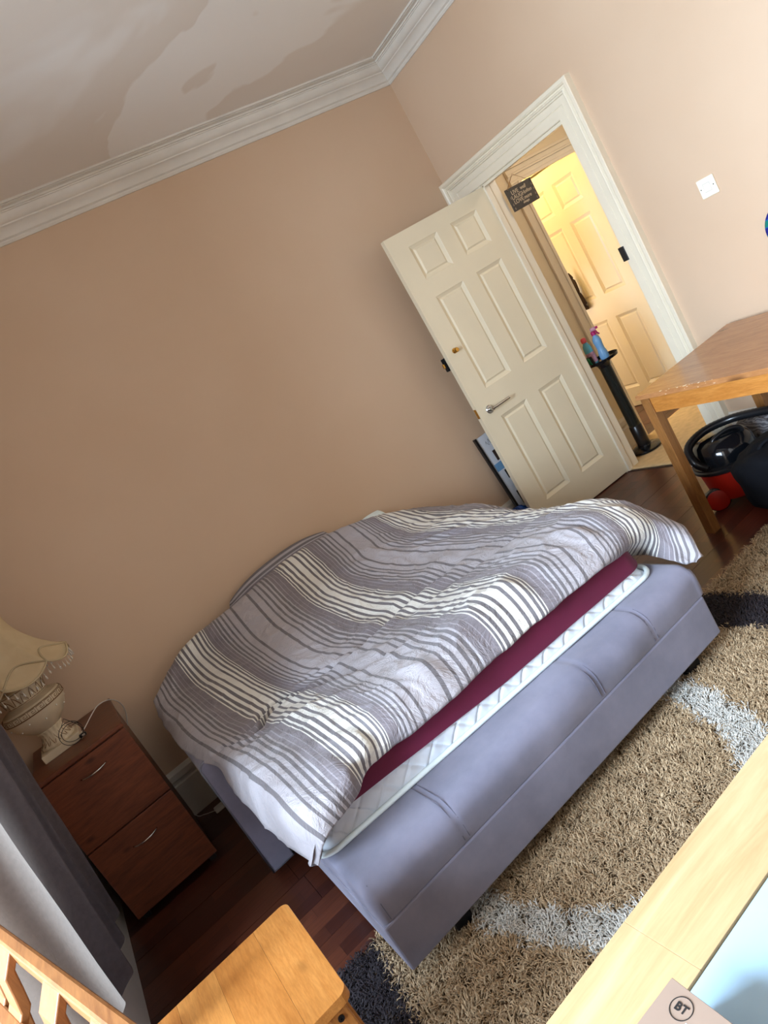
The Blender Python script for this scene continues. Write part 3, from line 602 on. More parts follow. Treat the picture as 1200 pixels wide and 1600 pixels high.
# ================================================================== BEDSIDE CABINET
cx0, cx1, cy = -3.640, -3.252, -.567
cab = thing('bedside_cabinet', 'reddish wood two-drawer cabinet in the corner below the lamp', 'cabinet', ((cx0 + cx1) / 2, -.3, 0))
obj('carcass', MB().box(cx0 + .004, cx1 - .004, cy + .018, -.03, .035, .730), 'cab', cab, bevel=.002)
obj('cabinet_top', MB().box(cx0 - .002, cx1 + .002, cy - .004, -.028, .730, .750), 'cab', cab, bevel=.004)
for z0, z1, hz in ((.392, .724, .657), (.035, .386, .296)):
    dr = obj('drawer', MB().box(cx0, cx1, cy, cy + .018, z0, z1), 'cab', cab, bevel=.002)
    pts = [(-3.437 + .056 * t, cy - .001 - .022 * (1 - t * t) ** .6, hz - .004 * (1 - t * t)) for t in [-1 + k / 8 for k in range(17)]]
    obj('handle', MB().tube(pts, [.0025 + .0015 * (1 - (k / 8 - 1) ** 2) for k in range(17)], 8), 'chrome', dr, smooth=True, label='curved chrome bow handle')
for x in (cx0 + .03, cx1 - .03):
    for y in (cy + .05, -.08): obj('foot', MB().box(x - .015, x + .015, y - .015, y + .015, 0, .036), 'plastic_blk', cab)

# ================================================================== TABLE LAMP
lx, ly, lz = -3.495, -.300, .750
lamp = thing('table_lamp', 'cream urn table lamp with scalloped bead-fringed shade on the wooden cabinet', 'lamp', (lx, ly, lz))
obj('plinth', MB().box(lx - .086, lx + .086, ly - .086, ly + .086, lz, lz + .035), 'ceramic', lamp, bevel=.004)
flute = lambda k, n, z: 1 + .03 * math.cos(k * 2 * PI / n * 16)
obj('foot', MB().lathe([(.072, .035), (.076, .042), (.07, .05), (.060, .06), (.050, .082), (.048, .098), (.056, .108), (.054, .114), (.0, .114)], (lx, ly, lz), 64, flute), 'ceramic', lamp, smooth=True)
ur = obj('urn', MB().lathe([(.050, .110), (.062, .118), (.088, .140), (.110, .165), (.124, .192), (.130, .212), (.130, .234), (.123, .240), (.121, .246), (.098, .256), (.084, .262), (.082, .275), (0, .275)], (lx, ly, lz), 64), 'ceramic', lamp, smooth=True, autos=.8)
obj('collar', MB().lathe([(.080, .262), (.084, .270), (.088, .290), (.096, .312), (.100, .322), (.098, .328), (.06, .330), (.0, .330)], (lx, ly, lz), 96, lambda k, n, z: 1 + (.03 * math.cos(k * 2 * PI / n * 18) if z < .32 else 0)), 'ceramic', lamp, smooth=True)
obj('lamp_stem', MB().lathe([(.03, .33), (.016, .345), (.012, .36), (.012, .44), (.02, .445), (.02, .50), (0, .50)], (lx, ly, lz), 20), 'brass', lamp, smooth=True, autos=.7)
NK = 22; km = MB()
for k in range(NK):
    for P_ in (((0, 0), (0, 1), (.78, 1), (.78, .28), (.36, .28), (.36, .66), (.56, .66)), ((0, 0), (1, 0))):
        km.tube([(lx + .1318 * math.cos(2 * PI * (k + a_) / NK), ly + .1318 * math.sin(2 * PI * (k + a_) / NK), lz + .2115 + b_ * .022) for a_, b_ in P_], .0013, 4)
obj('key_pattern', km, 'inlay', ur, label='brown Greek key band')
for zz, rr in ((.2095, .1305), (.2375, .1285), (.116, .0565), (.266, .0835), (.322, .1003)):
    obj('inlay_ring', MB().tube([(lx + rr * math.cos(2 * PI * k / 48), ly + rr * math.sin(2 * PI * k / 48), lz + zz) for k in range(48)], .0015, 5, True), 'inlay', ur)
for k in range(12):
    a_ = 2 * PI * k / 12 + .2; zz, rr = ((.185, .122), (.165, .111))[k % 2]
    obj('bead', MB().sphere((lx + rr * math.cos(a_), ly + rr * math.sin(a_), lz + zz), .0035, 8, 6), 'gem', ur, smooth=True)
for k in range(16):     # leaf and column relief round the foot and collar
    a_ = 2 * PI * k / 16; q = lambda r, z, da=0: (lx + r * math.cos(a_ + da), ly + r * math.sin(a_ + da), lz + z)
    obj('relief_leaf', MB().tube([q(.070, .050, -.1), q(.057, .066, 0), q(.050, .084, .05), q(.057, .066, .1), q(.070, .05, .22)], .0014, 4), 'inlay', lamp)
    obj('relief_leaf', MB().tube([q(.0865, .272, -.12), q(.092, .296, -.06), q(.0985, .312, 0), q(.092, .296, .08), q(.0865, .272, .16)], .0016, 4), 'inlay', lamp)
# shade: bell, scalloped hem
NS = 128; LOB = 8
def rimz(a_): return (.374) - .036 * abs(math.sin(a_ * LOB / 2 + .4)) ** .8
def shr(t): return .105 + (.245 - .105) * (t ** 2.1)            # t 0 top .. 1 bottom
vs = []; RT = 14
for j in range(RT + 1):
    t = j / RT
    for k in range(NS):
        a_ = 2 * PI * k / NS; z = .64 + (rimz(a_) - .64) * t; r = shr(t) * (1 + .010 * math.cos(a_ * LOB + .8) * t); vs.append((lx + r * math.cos(a_), ly + r * math.sin(a_), lz + z))
fs = [(j * NS + k, j * NS + (k + 1) % NS, (j + 1) * NS + (k + 1) % NS, (j + 1) * NS + k) for j in range(RT) for k in range(NS)]
shd = obj('lamp_shade', MB().add(vs, fs), 'shade', lamp, smooth=True); so = shd.modifiers.new('t', 'SOLIDIFY'); so.thickness = .003
sw = lambda a_, t, dr=.003: (lx + (shr(t) + dr) * math.cos(a_), ly + (shr(t) + dr) * math.sin(a_), lz + .64 + (rimz(a_) - .64) * t)
obj('braid', MB().tube([sw(2 * PI * k / NS, 1) for k in range(NS)], .004, 6, True), 'braid', shd, smooth=True)
def uparc(a_):
    z = .374 + .046 * abs(math.sin(a_ * LOB / 2 + .4)) ** .8; t = (.64 - z) / (.64 - rimz(a_)); q = shr(t) * (1 + .010 * math.cos(a_ * LOB + .8) * t) + .004; return (lx + q * math.cos(a_), ly + q * math.sin(a_), lz + z)
obj('braid', MB().tube([uparc(2 * PI * k / 192) for k in range(192)], .004, 6, True), 'braid', shd, smooth=True)
obj('shade_ring', MB().tube([sw(2 * PI * k / 40, 0) for k in range(40)], .004, 6, True), 'braid', shd, smooth=True)
for k in range(60):
    a_ = 2 * PI * k / 60; p = sw(a_, 1, 0)
    obj('bead_drop', MB().lathe([(0, 0), (.0042, .006), (.0038, .012), (.0012, .018), (.0008, .030), (0, .034)], (p[0], p[1], p[2] - .040 - .004 * (k % 2)), 7), 'drop', lamp, smooth=True)
# cord coil with inline switch, and the white lead over the cabinet edge
cc = thing('lamp_cord', 'thin dark cord coiled over the lamp base with an inline switch', 'cord', (-3.43, -.40, .78))
cp = []
for k in range(46):
    a_ = k / 45 * 2 * PI * 1.9 + .4; r = .046 + .006 * math.sin(a_ * .5); cp.append((-3.432 + r * math.cos(a_), -.398 + .010 * math.sin(a_ * 1.3), .800 + r * .95 * math.sin(a_)))
cp += [(-3.40, -.41, .83), (-3.425, -.40, .87), (-3.45, -.39, .845)]
obj('cord', MB().tube(cp, .0014, 6), 'ink', cc, smooth=True)
obj('inline_switch', MB().box(-3.418, -3.388, -.412, -.392, .758, .774), 'plastic_blk', cc, bevel=.004)
obj('switch_rocker', MB().box(-3.408, -3.394, -.4135, -.411, .761, .770), 'chrome', cc, bevel=.001)
wl = [(-3.410, -.36, .765), (-3.385, -.34, .772), (-3.34, -.30, .790), (-3.30, -.26, .800), (-3.262, -.24, .793), (-3.236, -.19, .765), (-3.222, -.12, .715), (-3.228, -.05, .65), (-3.27, -.017, .55), (-3.30, -.016, .42), (-3.29, -.018, .3), (-3.27, -.055, .10), (-3.25, -.08, .02), (-3.22, -.10, .006), (-3.17, -.15, .006)]
def smooth_path(P_, n=6):
    P_ = [Vector(p) for p in P_]; o = []
    for i in range(len(P_) - 1):
        a0, a1, a2, a3 = P_[max(i - 1, 0)], P_[i], P_[i + 1], P_[min(i + 2, len(P_) - 1)]
        for k in range(n): o.append(cr(a0, a1, a2, a3, k / n))
    return o + [P_[-1]]
tag(obj('white_cable', MB().tube(smooth_path(wl), .0022, 6), 'cord_w', smooth=True), 'white cable looping off the right edge of the cabinet to the floor', 'cable')
pg = thing('plug_socket', 'white plug adaptor lying on the dark floor between cabinet and bed', 'plug', (-3.15, -.16, 0))
obj('socket_body', MB().box(-3.17, -3.115, -.19, -.145, .001, .022), 'cord_w', pg, bevel=.005); obj('socket_pin', MB().box(-3.115, -3.098, -.178, -.172, .008, .016), 'chrome', pg)
obj('socket_pin', MB().box(-3.115, -3.098, -.163, -.157, .008, .016), 'chrome', pg)

# ================================================================== CURTAIN
nU, nV = 260, 60; vs = []
for j in range(nV + 1):
    z = z_b = .235 + (2.66 - .235) * j / nV
    xc0 = -3.672 + .085 * min(1, (z - .15) / .9) + .03 * max(0, (z - 1.05) / 1.6)
    for i in range(nU + 1):
        z = z_b; u = i / nU; y = -.80 - 1.05 * u - .02 * math.sin(z * 2); q = min(1, max(0, (-y - 1.36) / .25)); xc = xc0 - .17 * q * q * (3 - 2 * q)
        z += .24 * q * q * (1 - j / nV); ph = u * 2 * PI * 5.2 + .5 * math.sin(z * 1.3 + u * 5) + .8; amp = .042 * (.8 + .2 * math.sin(u * 17))
        vs.append((xc + amp * math.sin(ph) + .006 * noise.noise((u * 30, z * 2.5, 0)), y + .014 * math.cos(ph * 2), z + .012 * math.sin(ph + 1) * (1 - j / nV)))
fs = [(j * (nU + 1) + i, j * (nU + 1) + i + 1, (j + 1) * (nU + 1) + i + 1, (j + 1) * (nU + 1) + i) for j in range(nV) for i in range(nU)]
cur = thing('curtain', 'long grey curtain hanging beside the bay window, bluish where daylight comes through', 'curtain', (-3.6, -1.5, .17))
o = obj('curtain_panel', MB().add(vs, fs), 'curtain', cur, smooth=True)
obj('curtain_pole', MB().tube([(-3.56, -.55, 2.66), (-3.56, -3.95, 2.66)], .014, 12), 'steel_dk', cur)
obj('tie_strap', MB().tube([(-3.692, -1.375, .36), (-3.70, -1.39, .335), (-3.694, -1.385, .31), (-3.70, -1.40, .285)], .008, 6), 'black_matt', cur, label='short black strap at the hem')

# ================================================================== CHAIR (bottom left)
P0 = Vector((-3.590, -2.047, 0)); dd = Vector((.325, -.9457, 0)).normalized(); nn = Vector((-dd.y, dd.x, 0))
ch = thing('slatted_chair', 'pine chair with wavy upright back slats in front of the curtain', 'chair', (-3.5, -2.35, 0))
def CP_(s, p, z): v_ = P0 + dd * s + nn * p; return (v_.x, v_.y, z)
def cbox(s0, s1, p0, p1, z0, z1): return MB().hexa([CP_(s0, p0, z0), CP_(s1, p0, z0), CP_(s1, p1, z0), CP_(s0, p1, z0)], [CP_(s0, p0, z1), CP_(s1, p0, z1), CP_(s1, p1, z1), CP_(s0, p1, z1)])
obj('top_rail', cbox(-.10, .84, -.026, .0, .885, .932), 'chair_y', ch, bevel=.006)
obj('lower_rail', cbox(-.10, .84, -.104, -.076, .775, .812), 'chair_y', ch, bevel=.005)
for s0 in (-.06, .105, .335, .555, .72) if False else (-.055, .145 - .09, .335, .553, .745):
    w_ = .082; m = MB(); pr = []
    for k in range(13):
        t = k / 12; z = .925 - .42 * t; f_ = min(1, t / .33); p = -.014 - .078 * (f_ + .16 * math.sin(f_ * 2 * PI)) - .03 * max(0, t - .33)
        pr.append((p, z))
    vs = []
    for p, z in pr: vs += [CP_(s0, p - .011, z), CP_(s0 + w_, p - .011, z), CP_(s0 + w_, p + .011, z), CP_(s0, p + .011, z)]
    fs = [(i * 4 + e, i * 4 + (e + 1) % 4, i * 4 + 4 + (e + 1) % 4, i * 4 + 4 + e) for i in range(12) for e in range(4)] + [(0, 1, 2, 3), (51, 50, 49, 48)]
    obj('back_slat', m.add(vs, fs), 'chair_z', ch, bevel=.003)
for s0 in (-.14, .84):
    obj('leg', MB().hexa([CP_(s0, -.135, 0), CP_(s0 + .04, -.135, 0), CP_(s0 + .04, -.095, 0), CP_(s0, -.095, 0)], [CP_(s0, -.14, .5), CP_(s0 + .04, -.14, .5), CP_(s0 + .04, -.10, .5), CP_(s0, -.10, .5)]), 'chair_z', ch, bevel=.003)
    obj('back_post', MB().hexa([CP_(s0, -.14, .5), CP_(s0 + .04, -.14, .5), CP_(s0 + .04, -.10, .5), CP_(s0, -.10, .5)], [CP_(s0, -.035, .93), CP_(s0 + .04, -.035, .93), CP_(s0 + .04, .002, .93), CP_(s0, .002, .93)]), 'chair_z', ch, bevel=.003)
    obj('leg', cbox(s0, s0 + .04, -.52, -.48, 0, .45), 'chair_z', ch, bevel=.003)
obj('seat', cbox(-.15, .89, -.54, -.10, .45, .475), 'chair_y', ch, bevel=.006)

# ================================================================== PINE SIDE TABLE / STOOL
sx0, sx1, sy0, sy1, sz = -3.55, -3.143, -2.392, -2.010, .500
stl = thing('pine_stool', 'honey pine stool with rounded top corners and knots on the dark floor', 'stool', (-3.4, -2.2, 0))
rr = .022; poly = []
for cx_, cy_, a0 in ((sx1 - rr, sy0 + rr, -PI / 2), (sx1 - rr, sy1 - rr, 0), (sx0 + rr, sy1 - rr, PI / 2), (sx0 + rr, sy0 + rr, PI)):
    poly += [(cx_ + rr * math.cos(a0 + PI / 2 * k / 6), cy_ + rr * math.sin(a0 + PI / 2 * k / 6)) for k in range(7)]
xs_ = [sx0, -3.452, -3.352, -3.240, sx1]
for k in range(4):
    a_, b_ = xs_[k] + (.0002 if k else 0), xs_[k + 1] - (.0002 if k < 3 else 0)
    pl = [(a_, sy0), (b_, sy0), (b_, sy1), (a_, sy1)]
    if k == 3: pl = [(a_, sy0)] + poly[:14] + [(a_, sy1)]
    if k == 0: pl = [(b_, sy1)] + poly[14:] + [(b_, sy0)]
    obj('board', MB().prism(pl, sz - .022, sz), ('pine_y', 'pine_y2')[k % 2], stl, bevel=.0003, seg=1)
for x in (sx0 + .02, sx1 - .062):
    for y in (sy0 + .018, sy1 - .055):
        lg = obj('leg', MB().box(x, x + .042, y, y + .037, 0, sz - .022), 'pine_z', stl, bevel=.003)
        if y < -2.2: obj('bolt', MB().lathe([(0, 0), (.007, 0), (.007, .003), (.003, .003), (.0025, .001), (0, .001)], n=14).xf(Matrix.Translation((x + .021, y, sz - .050)) @ RX @ Matrix.Rotation(PI, 4, 'X')), 'plastic_blk', lg)
obj('apron', MB().box(sx0 + .06, sx1 - .06, sy0 + .026, sy0 + .044, sz - .10, sz - .022), 'pine_x', stl, bevel=.002)
obj('apron', MB().box(sx0 + .06, sx1 - .06, sy1 - .044, sy1 - .026, sz - .10, sz - .022), 'pine_x', stl, bevel=.002)
obj('apron', MB().box(sx1 - .050, sx1 - .030, sy0 + .05, sy1 - .05, sz - .10, sz - .022), 'pine_y', stl, bevel=.002)
obj('apron', MB().box(sx0 + .03, sx0 + .05, sy0 + .05, sy1 - .05, sz - .10, sz - .022), 'pine_y', stl, bevel=.002)
obj('apron_moulding', MB().box(sx0 + .1, sx1 - .08, sy0 + .018, sy0 + .027, sz - .075, sz - .045), 'pine_x', stl, bevel=.004)

# ================================================================== DESK (foreground)
dk = thing('desk', 'pale birch desk with a light blue inset top in the foreground', 'desk', (-2.4, -3.4, 0))
y0 = -3.003; zt_ = .740; dX0, dX1 = -3.9 + .25, -1.75
def dy(x): return y0 + (x + 2.98) * .014
def dquad(x0_, x1_, ya_, yb_, z0_, z1_): return MB().hexa([(x0_, dy(x0_) + ya_, z0_), (x1_, dy(x1_) + ya_, z0_), (x1_, dy(x1_) + yb_, z0_), (x0_, dy(x0_) + yb_, z0_)], [(x0_, dy(x0_) + ya_, z1_), (x1_, dy(x1_) + ya_, z1_), (x1_, dy(x1_) + yb_, z1_), (x0_, dy(x0_) + yb_, z1_)])
obj('frame_board', dquad(-2.829, dX1, -.117, 0, zt_ - .03, zt_), 'birch', dk, bevel=.0004)
obj('frame_board', dquad(dX0, -2.8292, -.117, 0, zt_ - .03, zt_), 'birch', dk, bevel=.0004)
obj('frame_board', dquad(dX0, dX1, -.72, -.60, zt_ - .03, zt_), 'birch', dk, bevel=.0015)
obj('frame_board', dquad(dX0, dX0 + .12, -.60, -.117, zt_ - .03, zt_), 'birch', dk, bevel=.0015); obj('frame_board', dquad(dX1 - .12, dX1, -.60, -.117, zt_ - .03, zt_), 'birch', dk, bevel=.0015)
obj('inset_top', dquad(dX0 + .122, dX1 - .122, -.598, -.1195, zt_ - .012, zt_ - .001), 'blueglass', dk, bevel=.002, label='glossy light blue panel')
obj('inset_backing', dquad(dX0 + .11, dX1 - .11, -.61, -.11, zt_ - .03, zt_ - .0125), 'steel_dk', dk)
for x in (dX0 + .03, dX1 - .09):
    for y in (-3.09, -3.68): obj('leg', MB().box(x, x + .06, y, y + .06, .011 if y > -3.3 else 0, zt_ - .03), 'birch', dk, bevel=.003)
# carton
ck = thing('cardboard_box', 'flat brown cardboard box with a round logo on the desk corner', 'box', (-2.97, -3.23, .741))
k0 = Vector((-2.876, -3.143, 0)); e1 = Vector((-.999, .02, 0)).normalized(); e2 = Vector((-.06, -.998, 0)).normalized()
def kb(a0, a1, b0, b1, z0_, z1_): 
    q = lambda a_, b_, z_: tuple(k0 + e1 * a_ + e2 * b_ + Vector((0, 0, z_))); return MB().hexa([q(a0, b0, z0_), q(a0, b1, z0_), q(a1, b1, z0_), q(a1, b0, z0_)], [q(a0, b0, z1_), q(a0, b1, z1_), q(a1, b1, z1_), q(a1, b0, z1_)])
obj('box_body', kb(.0015, .24, .0015, .20, .7405, .7985), 'carton', ck, bevel=.001)
obj('box_lid', kb(0, .242, 0, .202, .7985, .8005), 'carton', ck, bevel=.0006)
obj('lid_gap', kb(.001, .24, -.0006, .001, .775, .7982), 'carton_dk', ck)
lc = Vector((-2.8975, -3.1705, .8010)); TM = Matrix(((0, 1, 0, lc.x), (-1, 0, 0, lc.y), (0, 0, 1, lc.z), (0, 0, 0, 1)))
text_mesh('logo_text', 'BT', .0125, 'ink', TM, ck, .00015, bold=.0003)
ring = MB().lathe([(.0118, 0), (.0126, 0), (.0126, .0004), (.0118, .0004), (.0118, 0)], (lc.x, lc.y, lc.z - .0003), 48); obj('logo_ring', ring, 'ink', ck)
obj('shipping_label', kb(.028, .085, .040, .12, .8004, .8008), 'label', ck)

# ================================================================== PINE TABLE (right)
tA = -.068; tO = Vector((-.775, -1.388, 0)); te = Vector((math.cos(tA), -math.sin(tA), 0)) ; te = Vector((1, -.015, 0)).normalized(); tf = Vector((-.085, -1, 0)).normalized()
tb = thing('pine_table', 'worn brown pine table standing against the right wall', 'table', (-.4, -2.0, 0))
def tq(a0, a1, b0, b1, z0_, z1_):
    q = lambda a_, b_, z_: tuple(tO + te * a_ + tf * b_ + Vector((0, 0, z_))); return MB().hexa([q(a0, b1, z0_), q(a1, b1, z0_), q(a1, b0, z0_), q(a0, b0, z0_)], [q(a0, b1, z1_), q(a1, b1, z1_), q(a1, b0, z1_), q(a0, b0, z1_)])
obj('table_top', tq(0, .727, 0, 1.15, .717, .740), 'table_y', tb, bevel=.002)
obj('apron', tq(.018, .036, .05, 1.12, .64, .717), 'table_e', tb, bevel=.001)
obj('apron', tq(.05, .69, .018, .034, .64, .717), 'table_y', tb, bevel=.001); obj('apron', tq(.69, .708, .05, 1.12, .64, .717), 'table_y', tb, bevel=.001); obj('apron', tq(.05, .69, 1.11, 1.13, .64, .717), 'table_y', tb, bevel=.001)
for a_ in (.010, .665):
    for b_ in (.010, 1.09): obj('leg', tq(a_, a_ + .050, b_, b_ + .050, .011 if b_ > 1 else 0, .717), 'table_z', tb, bevel=.002)
for k in range(26):     # chips along the front edge of the top
    b_ = .12 + .32 * random.random() ** .8; a_ = random.uniform(0, .007); r_ = random.uniform(.001, .0035)
    q = tO + te * a_ + tf * b_; obj('edge_chip', MB().sphere((q.x, q.y, .7395 if a_ > .001 else random.uniform(.72, .74)), (r_, r_ * 2, .0009), 6, 4), 'gloss', tb)

# ================================================================== VACUUM CLEANER
vx, vy = -.400, -1.375
vc = thing('vacuum_cleaner', 'red tub vacuum cleaner with glossy black dome and hose under the pine table', 'vacuum cleaner', (vx, vy, 0))
obj('tub', MB().lathe([(0, .035), (.125, .035), (.132, .045), (.150, .19), (0, .19)], (vx, vy, 0), 40), 'red', vc, smooth=True, autos=.7)
obj('rim', MB().lathe([(.14, .186), (.162, .186), (.170, .192), (.170, .204), (.163, .210), (.163, .218), (.150, .222), (.14, .222)], (vx, vy, 0), 48), 'plastic_blk', vc, smooth=True, autos=.6)
obj('motor_dome', MB().lathe([(.150, .212), (.148, .232), (.146, .252), (.138, .285), (.120, .312), (.09, .328), (.045, .335), (0, .336)], (vx, vy, 0), 48), 'domeblk', vc, smooth=True)
obj('carry_handle', MB().tube(smooth_path([(vx - .08, vy - .02, .31), (vx - .065, vy - .03, .336), (vx - .01, vy - .07, .350), (vx + .03, vy - .10, .336), (vx + .04, vy - .11, .31)]), .010, 8), 'plastic_blk', vc, smooth=True)
hs = smooth_path([(vx - .145, vy + .01, .225), (vx - .165, vy + .04, .27), (vx - .125, vy + .075, .335), (vx - .03, vy + .04, .366), (vx + .06, vy - .05, .368), (vx + .09, vy - .17, .365), (vx + .10, vy - .30, .36), (vx + .12, vy - .48, .36), (vx + .14, vy - .66, .34)], 14)
obj('hose', MB().tube(hs, [.0195 + .0012 * (i % 2) for i in range(len(hs))], 14), 'plastic_blk', vc, smooth=True)
for k, (wx, wy, an) in enumerate(((-.545, -1.345, 0), (-.300, -1.345, 0))):
    R3 = Matrix.Translation((wx, wy, .055)) @ Matrix.Rotation(-.9, 4, 'Z') @ Matrix.Rotation(PI / 2, 4, 'X') if False else Matrix.Translation((wx, wy, .054)) @ Matrix.Rotation(-.835, 4, 'Z') @ Matrix.Rotation(PI / 2, 4, 'X')
    wh = obj('wheel', MB().lathe([(0, -.018), (.050, -.018), (.058, -.012), (.058, .012), (.050, .018), (0, .018)], n=36).xf(R3), 'plastic_blk', vc, smooth=True, autos=.6)
    obj('wheel_cap', MB().lathe([(0, .0175), (.051, .0175), (.052, .021), (.047, .024), (0, .026)], n=36).xf(R3), 'red', wh, smooth=True, autos=.6, label='red hub cap')
    obj('wheel_cap', MB().lathe([(0, -.0175), (.051, -.0175), (.052, -.021), (.047, -.024), (0, -.026)], n=36).xf(R3), 'red', wh, smooth=True, autos=.6, label='red hub cap')
for a_ in (-.3, 2.0, 4.2): obj('clip', MB().box(-.008, .008, -.004, .004, 0, .04).xf(Matrix.Translation((vx + .166 * math.cos(a_), vy + .166 * math.sin(a_), .175)) @ Matrix.Rotation(a_ + PI / 2, 4, 'Z')), 'chrome', vc, bevel=.002)

def blob(c, r, p=3, n=36, m=20, wob=.02, sq=1, seed=0):
    vs = []; fs = []
    for i in range(m + 1):
        t = -PI / 2 + PI * i / m
        for k in range(n):
            q = 2 * PI * k / n; f = lambda v_: math.copysign(abs(v_) ** (2 / p), v_)
            d = 1 + wob * noise.noise((math.cos(q) * 2 + seed, math.sin(q) * 2, t * 2)) * 2 + wob * .6 * noise.noise((math.cos(q) * 6 + seed, math.sin(q) * 6, t * 6))
            vs.append((c[0] + r[0] * f(math.cos(t)) * f(math.cos(q)) * d, c[1] + r[1] * f(math.cos(t)) * f(math.sin(q)) * d, c[2] + r[2] * f(math.sin(t)) * (d if i > m / 2 else 1)))
    for i in range(m):
        for k in range(n): k2 = (k + 1) % n; fs.append((i * n + k, i * n + k2, (i + 1) * n + k2, (i + 1) * n + k))
    return MB().add(vs, fs)
bg = thing('black_bag', 'black fabric bag on the floor in front of the vacuum cleaner', 'bag', (-.50, -1.80, 0))
obj('bag_body', blob((-.495, -1.805, .168), (.215, .262, .155), 3.2, 48, 26, .05, seed=3), 'black_matt', bg, smooth=True)
obj('bag_strap', MB().tube(smooth_path([(-.60, -1.70, .30), (-.58, -1.72, .33), (-.50, -1.78, .345), (-.42, -1.84, .33), (-.40, -1.86, .30)]), .009, 6), 'black_matt', bg, smooth=True)
tag(obj('folded_cloth', blob((-.135, -1.40, .135), (.095, .17, .135), 2.6, 40, 20, .09, seed=8), 'cloth', smooth=True), 'crumpled grey patterned cloth between the vacuum cleaner and the wall', 'cloth')

# ================================================================== STAND WITH BOTTLES IN THE HALL
px_, py_ = .285, -.235
sd = thing('pedestal_stand', 'black pedestal stand with round tray and smoked column just inside the hallway', 'stand', (px_, py_, .01))
obj('stand_base', MB().lathe([(0, .010), (.100, .010), (.108, .018), (.106, .026), (.09, .034), (.05, .042), (.045, .05), (0, .05)], (px_, py_, 0), 48), 'domeblk', sd, smooth=True, autos=.6)
obj('column', MB().lathe([(0, .045), (.040, .045), (.042, .05), (.042, .190), (.038, .196), (0, .196)], (px_, py_, 0), 32), 'plastic_blk', sd, smooth=True, autos=.6, label='solid black lower sleeve')
obj('clear_column', MB().lathe([(.038, .19), (.038, .64), (.034, .64), (.034, .19), (.038, .19)], (px_, py_, 0), 32), 'smoke', sd, smooth=True, autos=.6, label='smoked translucent tube')
obj('inner_rod', MB().tube([(px_, py_, .19), (px_, py_, .65)], .012, 10), 'plastic_blk', sd, smooth=True, autos=.6)
obj('tray', MB().lathe([(0, .685), (.04, .64), (.045, .66), (.06, .676), (.108, .684), (.112, .702), (.109, .702), (.105, .690), (0, .690)], (px_, py_, 0), 48), 'domeblk', sd, smooth=True, autos=.6)
b1 = thing('cleaning_bottle', 'turquoise bottle with a coral pink cap on the black pedestal tray', 'bottle', (px_ - .005, py_ + .03, .69))
bx_, by_ = px_ - .045, py_ + .022
obj('bottle_body', MB().lathe([(0, .001), (.026, .001), (.028, .006), (.028, .085), (.027, .11), (.024, .128), (.014, .145), (.012, .158), (0, .158)], (bx_, by_, .69), 24, lambda k, n, z: 1), 'bottle_t', b1, smooth=True, autos=.8)
obj('bottle_label', MB().lathe([(.0286, .012), (.0288, .014), (.0288, .08), (.0286, .082)], (bx_, by_, .69), 24), 'pinklab', b1, smooth=True, label='pale printed label')
obj('cap', MB().lathe([(.0, .152), (.016, .152), (.018, .158), (.017, .176), (.012, .184), (0, .186)], (bx_, by_, .69), 20), 'coral', b1, smooth=True, autos=.7)
b2 = thing('spray_bottle', 'blue spray bottle with magenta trigger on the black pedestal tray', 'bottle', (px_ + .03, py_ - .03, .69))
bx_, by_ = px_ + .005, py_ - .032
obj('bottle_body', MB().lathe([(0, .001), (.027, .001), (.030, .008), (.030, .04), (.024, .07), (.025, .10), (.028, .125), (.024, .145), (.013, .162), (.012, .175), (0, .175)], (bx_, by_, .69), 24), 'bottle_b', b2, smooth=True, autos=.8)
obj('collar', MB().lathe([(.0, .168), (.016, .168), (.016, .19), (.011, .194), (0, .194)], (bx_, by_, .69), 18), 'magenta', b2, smooth=True, autos=.6)
obj('spray_head', MB().box(-.010, .026, -.008, .008, .194, .216).xf(Matrix.Translation((bx_, by_, .69)) @ Matrix.Rotation(-.5, 4, 'Z')), 'pinklab', b2, bevel=.004)
obj('nozzle', MB().box(.022, .040, -.008, .008, .197, .213).xf(Matrix.Translation((bx_, by_, .69)) @ Matrix.Rotation(-.5, 4, 'Z')), 'magenta', b2, bevel=.003)
obj('trigger', MB().tube([(.014, 0, .196), (.022, 0, .186), (.024, 0, .172), (.034, 0, .160)], .005, 8).xf(Matrix.Translation((bx_, by_, .69)) @ Matrix.Rotation(-.5, 4, 'Z')), 'magenta', b2, smooth=True)
spg = thing('sponge_pack', 'dark green sponge packet leaning at the left rim of the black tray', 'sponge', (px_ - .09, py_ + .05, .69))
SM = Matrix.Translation((px_ - .072, py_ + .012, .692)) @ Matrix.Rotation(-.45, 4, 'Z') @ Matrix.Rotation(-.08, 4, 'Y')
obj('packet', MB().box(-.008, .008, -.030, .030, 0, .060).xf(SM), 'plastic_blk', spg, bevel=.003)
for k in range(4): obj('sponge_strip', MB().tube([SM @ Vector((-.011, -.026 + .015 * k, .008)), SM @ Vector((-.012, -.018 + .014 * k, .03)), SM @ Vector((-.011, -.024 + .014 * k, .052))], .005, 6), 'green', spg, smooth=True)

